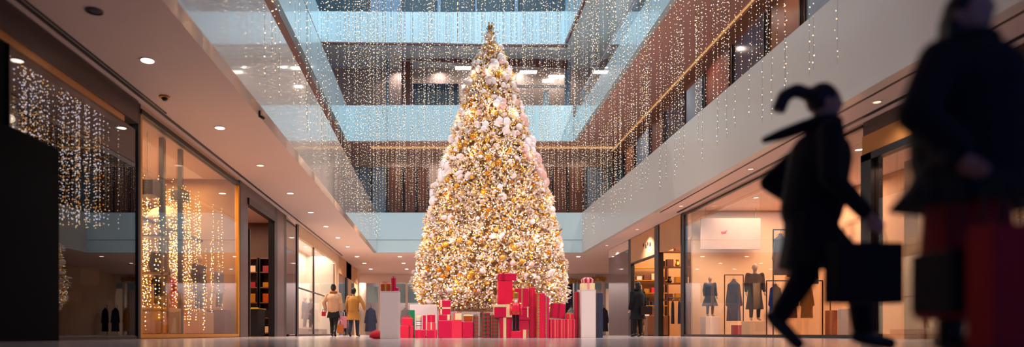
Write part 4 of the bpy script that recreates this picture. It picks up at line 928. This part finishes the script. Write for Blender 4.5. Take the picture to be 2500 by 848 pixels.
def rail(lab, p0, p1, z, legs=True):
    t = thing('clothes_rail', lab, 'clothes rail', (p0[0], p0[1], 0)); dx, dy = p1[0]-p0[0], p1[1]-p0[1]
    MB().tube((0, 0, z), (dx, dy, z), .02).build('bar', M['black'], t)
    for a in (0, 1): MB().tube((dx*a, dy*a, 0.0), (dx*a, dy*a, z), .018).build('post', M['black'], t)
# golden window
fz = .081
plinth('pinkish plinth near the left end of the golden window', -6.55, 16.2, .7, .8, .62, 'tan', fz)
plinth('pinkish plinth near the middle of the golden window', -6.5, 18.7, .6, .6, .60, 'tan', fz)
plinth('dark plinth near the right end of the golden window', -6.3, 19.75, .5, .6, .70, 'darkbrown', fz)
mannequin('mannequin in black on the left plinth of the golden window', -6.55, 16.2, fz+.621, 1.55, 'blackcloth', 'blackcloth', R(60))
mannequin('mannequin in a red coat on the floor of the golden window', -6.75, 17.5, fz, 1.75, 'redcloth', 'blackcloth', R(80))
mannequin('mannequin in black on the middle plinth of the golden window', -6.5, 18.7, fz+.601, 1.55, 'blackcloth', 'denim', R(70))
mannequin('mannequin in grey on the dark plinth of the golden window', -6.3, 19.75, fz+.701, 1.3, 'greycloth', 'blackcloth', R(75))
for i, (y, w_, x) in enumerate(((15.9, .16, -6.4), (16.9, .12, -6.35))):
    b = MB(); b.box(x-.05, x+.05, y, y+w_, fz, Z1-.02); struct('trim_%d' % (90+i), b, M['black'], ('broad', 'slim')[i]+' dark post inside the golden window')
b = MB(); b.box(-6.9, -6.8, 14, 19.9, 2.72, 2.78); struct('trim_92', b, M['redbrown'], 'thin red brown rail across the golden window')
b = MB(); b.box(-7.9, -7.7, 14, 19.9, 3.5, 3.7); struct('trim_93', b, M['darkbrown'], 'dark beam near the top inside the golden window')
t = thing('pendant_lamp', 'large cream dome pendant lamp at the top of the golden window', 'lamp', (-7.1, 17.9, 3.0)); MB().lathe([(0, .48), (.1, .46), (.28, .32), (.38, .08), (.4, .03)], n=28).build('shade', M['cream'], t, smooth=True); MB().tube((0, 0, .38), (0, 0, 1.58), .012).build('cord', M['black'], t); MB().ell((0, 0, .12), (.08, .08, .08)).build('bulb', M['lamp'], t)
for i, (x, y, z_, s) in enumerate(((-6.5, 15.4, 3.15, .42), (-6.6, 17.6, 3.45, .34))):
    t = thing('hanging_box', ('larger', 'smaller')[i]+' dark box hanging high in the golden window', 'box', (x, y, z_)); MB().rbox(-s/2, s/2, -s/2, s/2, 0, s*.8).build('box', M['brownpil'], t); MB().tube((0, 0, s*.8), (0, 0, 4.58-z_), .006).build('cord', M['black'], t)
for i, z_ in enumerate((.95, 1.55, 2.15)):
    pass
t = thing('display_shelf', 'gilt shelf unit with three boards at the left of the golden window', 'shelf', (-6.25, 15.0, fz))
for yy_ in (-.15, .15):
    for xx_ in (-.3, .3): MB().box(xx_-.02, xx_+.02, yy_-.02, yy_+.02, 0, 2.3).build('post', M['gold'], t)
for z_ in (.5, 1.3, 2.1): MB().box(-.32, .32, -.17, .17, z_, z_+.04).build('shelf_board', M['gold'], t)
# dark shop contents
t = thing('table_lamp', 'table lamp added inside the dark shop in place of a reflected shade', 'lamp', (-7.5, 15.*.88, 0))
bpy.data.objects.remove(t)
t = thing('reflection_lamp', 'standing lamp added inside the dark shop in place of a reflected shade', 'lamp', (-6.55, 13.0, 0))  # lamp put inside to stand in for a shade reflected in the glass
MB().lathe([(1.02, .19), (1.33, .15)], n=28).build('lamp_shade', M['cream'], t, smooth=False); MB().tube((0, 0, .02), (0, 0, 1.25), .015).build('pole', M['black'], t); MB().lathe([(0, .15), (.02, .15)], n=24).build('base', M['black'], t)
light('reflection lamp bulb', 'POINT', (-6.55, 13.0, 1.17), 3.0, (1., .6, .4), size=.03)
t = thing('low_table', 'low dark table in the unlit shop by the dividing wall', 'table', (-6.5, 11.9, 0))
MB().rbox(-.35, .35, -.5, .5, .6, .65).build('tabletop', M['wood'], t)
for sx in (-1, 1):
    for sy in (-1, 1): MB().box(sx*.3-.02, sx*.3+.02, sy*.45-.02, sy*.45+.02, 0, .6).build('leg', M['black'], t)
for i in range(3): tag(MB().rbox(-.2, .2, -.14, .14, 0, .06).build('folded_cloth', M['cream'], None, (-6.5, 12.1, .651+i*.062)), ('lowest', 'middle', 'topmost')[i]+' pale folded cloth on the low table of the dark shop', 'cloth')
# entrance shop
for i, (y, x) in enumerate(((27.7, -7.62), (27.7, -6.76))):
    o2 = ('left', 'right')[i]; t = thing('display_cabinet', o2+' dark display cabinet seen through the brown entrance', 'cabinet', (x, y, 0), R(-90))
    MB().box(-.3, .3, -.4, -.36, 0, 3.1).build('side_panel', M['black'], t); MB().box(-.3, .3, .36, .4, 0, 3.1).build('side_panel', M['black'], t); MB().box(-.3, -.27, -.36, .36, 0, 3.1).build('back_panel', M['darkbrown'], t)
    for z_ in (.1, .7, 1.3, 1.9, 2.5, 3.05): MB().box(-.27, .3, -.36, .36, z_, z_+.04).build('shelf_board', M['wood'], t)
    for j, z_ in enumerate((.141, .741, 1.341, 1.941, 2.541)):
        for h_, dx in enumerate((-.17, .17)):
            cn, m_ = (('gold', 'gold'), ('dark red', 'darkred'), ('cream', 'cream'), ('black', 'black'), ('orange', 'orange'))[(i*2+j+h_*3) % 5]
            tag(MB().rbox(-.12, .12, -.1, .1, 0, .2+.05*((i+j+h_) % 4)).build('stock_box', M[m_], None, (x+dx, y-.1, z_)), '%s box, %s shelf of the %s cabinet in the brown shop, %s side' % (cn, ('bottom', 'second', 'third', 'fourth', 'top')[j], o2, ('left', 'right')[h_]), 'box')
t = thing('display_counter', 'black counter just inside the brown entrance', 'counter', (-6.65, 24.6, 0)); MB().rbox(-.3, .3, -.5, .5, .05, .95).build('body', M['black'], t); MB().rbox(-.34, .34, -.54, .54, .95, 1.0).build('top', M['gold'], t); MB().box(-.26, .26, -.45, .45, 0, .05).build('base', M['brownpil2'], t)
# bright window garments
for i, (px, y, m_, h_) in enumerate(((742, 30.6, 'greycloth', 1.15), (756, 31.6, 'wood', 1.1), (776, 34., 'greycloth', 1.0), (788, 35.5, 'brownpil', 1.0))):
    mannequin(('first', 'second', 'third', 'fourth')[i]+(' grey', ' walnut brown', ' grey', ' dark brown')[i]+' dressed mannequin in the bright cream window', XL-.75, y, .35, 1.6, m_, m_, R(80), .5)
plinth('long white platform along the bright cream window', XL-.8, 33.5, 1.1, 8.2, .349, 'white')
# far left shop
for i, (y, m_) in enumerate(((41.5, 'bluecloth'), (43.3, 'bluegrey'), (49, 'wood'), (50.6, 'bluecloth'))): garment('%s garment in the far left shop' % ('navy', 'pale blue grey', 'brown', 'farthest navy')[i], XL-.7, y, 1., 1.5, .5, m_, R(60))
for i in range(1): rail('long rail in the far left shop', (XL-.7, 41), (XL-.7, 51.5), 2.66)
# far hall racks
for i, (px, w_, m_, lab) in enumerate(((905, .8, 'bluecloth', 'blue'), (990, .7, 'greycloth', 'grey'), (1395, .6, 'bluegrey', 'pale blue grey'), (1475, .6, 'bluecloth', 'navy'), (1500, .5, 'blackcloth', 'black'), (1448, .5, 'amber', 'amber'))):
    Y = 50.5; x = px_at(px, Y); garment('%s garment at the far end hall, %s' % (lab, 'left of the tree' if px < 1000 else 'right of the tree'), x, Y, .25, 1.75, w_, m_)
    t = thing('clothes_stand', 'slim stand carrying the %s garment, far end, %s' % (lab, 'left of the tree' if px < 1000 else 'right of the tree'), 'clothes stand', (x, Y+.3, 0)); MB().tube((0, 0, 0), (0, 0, 2.16), .02).build('pole', M['black'], t); MB().lathe([(0, .2), (.02, .2)], n=20).build('base', M['black'], t); MB().tube((0, 0, 2.16), (0, -.3, 2.16), .015).build('arm', M['black'], t)
q = MB()
# garland over the far right
gl = thing('garland', 'gold and brown garland along the far header right of the tree', 'garland', (px_at(1390, 52.7), 52.8, 4.0))
q = MB()
for i in range(260):
    x = i/260*px_at(1480, 52.7)-i/260*px_at(1390, 52.7); c = Vector((x, random.gauss(0, .05), random.gauss(.15, .08)-.1*math.sin(x*2))); q.use(i % 2); d = Vector((random.gauss(0, 1), random.gauss(0, 1), random.gauss(0, 1))).normalized()*.16; q.tube(c, c+d, .05, .01, 5)
q.build('sprigs', [M['champagne'], M['core']], gl)
# right entrance shop: shelving
t = thing('wall_shelving', 'tall shelving with boxes and dark ornaments in the right entrance shop', 'shelving', (9.86, 29.6, 0))
for x in (-.7, .7): MB().box(x-.03, x+.03, -.2, .2, 0, 4.2).build('upright', M['wood'], t)
for z_ in (1.5, 2.2, 2.9, 3.55): MB().box(-.67, .67, -.2, .2, z_, z_+.05).build('shelf_board', M['wood'], t)
k = 0
for z_ in (3.601, 2.951, 2.251, 1.551):
    for x in (-.5, -.17, .17, .5):
        s = random.uniform(.2, .28); m_, cn = random.choice((('black', 'black'), ('gold', 'gold'), ('cream', 'cream'), ('redbrown', 'brown')))
        q = MB()
        if k % 3 == 0: q.lathe([(0, s*.25), (s*.3, s*.42), (s*.8, s*.2), (s*1.1, s*.28)], n=18); nm = 'vase'
        else: q.rbox(-s/2, s/2, -.12, .12, 0, s*1.1); nm = 'stock_box'
        tag(q.build(nm, M[m_], None, (9.86+x, 29.55, z_), smooth=False), '%s %s, %s shelf of the right entrance shop, %s' % (cn, nm.replace('_', ' '), {3.601: 'top', 2.951: 'second', 2.251: 'third', 1.551: 'fourth'}[z_], {-.5: 'nearest the entrance', -.17: 'second from the entrance', .17: 'third from the entrance', .5: 'farthest inside'}[x]), nm.replace('_', ' ')); k += 1
rail('clothes rail with dark coats inside the right entrance', (9.2, 28.2), (10.6, 28.2), 1.55)
t = thing('wall_shelving', 'golden lit shelving deep inside the right entrance behind the person', 'shelving', (9.95, 33.2, 0))
for x in (-.8, .8): MB().box(x-.03, x+.03, -.2, .2, 0, 3.3).build('upright', M['wood'], t)
for z_ in (.2, .8, 1.4, 2.0, 2.6, 3.2): MB().box(-.77, .77, -.2, .2, z_, z_+.05).build('shelf_board', M['gold'], t)
for j, z_ in enumerate((.251, .851, 1.451, 2.051, 2.651)):
    for h_, dx in enumerate((-.55, -.2, .15, .5)):
        cn, m_ = (('brown', 'redbrown'), ('black', 'black'), ('cream', 'cream'), ('blue', 'bluecloth'), ('gold', 'gold'), ('white', 'white'), ('red', 'red'))[(j*3+h_*2) % 7]
        tag(MB().rbox(-.12, .12, -.12, .12, 0, .18+.06*((j+h_) % 4)).build('stock_box', M[m_], None, (9.95+dx, 33.15, z_)), '%s box, %s golden shelf behind the right entrance, %s' % (cn, ('bottom', 'second', 'third', 'fourth', 'top')[j], ('left end', 'left of centre', 'right of centre', 'right end')[h_]), 'box')
for i in range(5): garment(('first', 'second', 'middle', 'fourth', 'last')[i]+' dark coat on the rail inside the right entrance', 9.38+i*.27, 28.2, .50, .98, .34, ('blackcloth', 'bluecloth', 'blackcloth', 'wood', 'blackcloth')[i], R(70))
plinth('walnut display counter inside the right entrance', 9.7, 31.3, 1.0, .5, .9, 'wood')
# marks on the tan header
em = thing('header_emblem', 'row of small dark round marks on the tan header of the right shop', 'emblem', (XR-.021, 29.9, 3.95))
for dy, dz, r_ in ((0, 0, .10), (.35, .06, .08), (.62, -.02, .09), (1.0, .08, .07)): MB().tube((0, dy, dz), (-.02, dy, dz), r_, n=12).build('mark', M['brownpil'], em)
q = MB(); tag(q.rbox(-1.07, 1.07, -.02, .02, 0, 1.12).build('hanging_banner', M['beigeshop'], None, (10.35, 24.9, 3.12)), 'large white banner hanging in the wide right window', 'banner')
q = MB(); q.ell((0, 0, .06), (.1, .015, .05)); q.tube((-.06, 0, .02), (.1, 0, .12), .02); q.build('mark', M['lightred'], bpy.data.objects['hanging_banner'], (-.25, -.03, .55))
for sx in (-.9, .9): MB().tube((sx, 0, 1.12), (sx, 0, 1.48), .008).build('cord', M['wire'], bpy.data.objects['hanging_banner'])
# right window
plinth('white plinth at the far left corner of the wide right window', 9.5, 24.6, .5, .5, .70)
mannequin('mannequin in a navy dress on the white corner plinth', 9.5, 24.6, .701, 1.45, 'bluecloth', 'bluecloth', R(0), .45, .16)
t = rail('black display frame holding a navy overcoat in the wide right window', (9.85, 24.2), (10.5, 24.2), 2.15)
garment('navy overcoat on the black frame in the wide right window', 10.17, 24.2, .55, 1.46, .5, 'bluecloth')
plinth('small crimson box plinth under the navy overcoat', 10.17, 23.8, .4, .3, .4, 'darkred')
plinth('low beige plinth under the tall dark mannequin', 10.0, 22.2, .6, .6, .5, 'cream')
mannequin('tall mannequin in a black coat in the wide right window', 10.0, 22.2, .501, 1.85, 'blackcloth', 'blackcloth', R(-10), .35, .08)
rail('high black rail with jackets in the wide right window', (9.3, 19.5), (10.9, 19.5), 3.02)
garment('grey jacket high on the rail of the wide right window', 9.5, 19.5, 1.75, 1.16, .42, 'greycloth')
garment('navy jacket high on the rail of the wide right window', 9.88, 19.5, 1.7, 1.21, .40, 'bluecloth')
garment('black long coat high on the rail of the wide right window', 10.35, 19.5, 1.5, 1.4, .44, 'blackcloth')
rail('low black rail in the wide right window', (9.3, 19.9), (10.9, 19.9), 1.62)
for i in range(3): garment(('dark', 'brown', 'mustard')[i]+' garment on the low rail of the wide right window', 9.55+i*.45, 19.9, .55, .98, .36, ('blackcloth', 'wood', 'mustard')[i])
plinth('pinkish white plinth near the thick black post', 9.5, 16.1, .42, .42, .68)
plinth('slim orange display box near the thick black post', 9.3, 16.6, .14, .3, .66, 'orange')
# warm lamps of the right part behind the window
for i, (x, y) in enumerate(((10.2, 17), (10.2, 20.2), (10.4, 23))): downlight(x, y, ('near', 'middle', 'rear')[i]+' downlight inside the wide right window', True, False, .08)
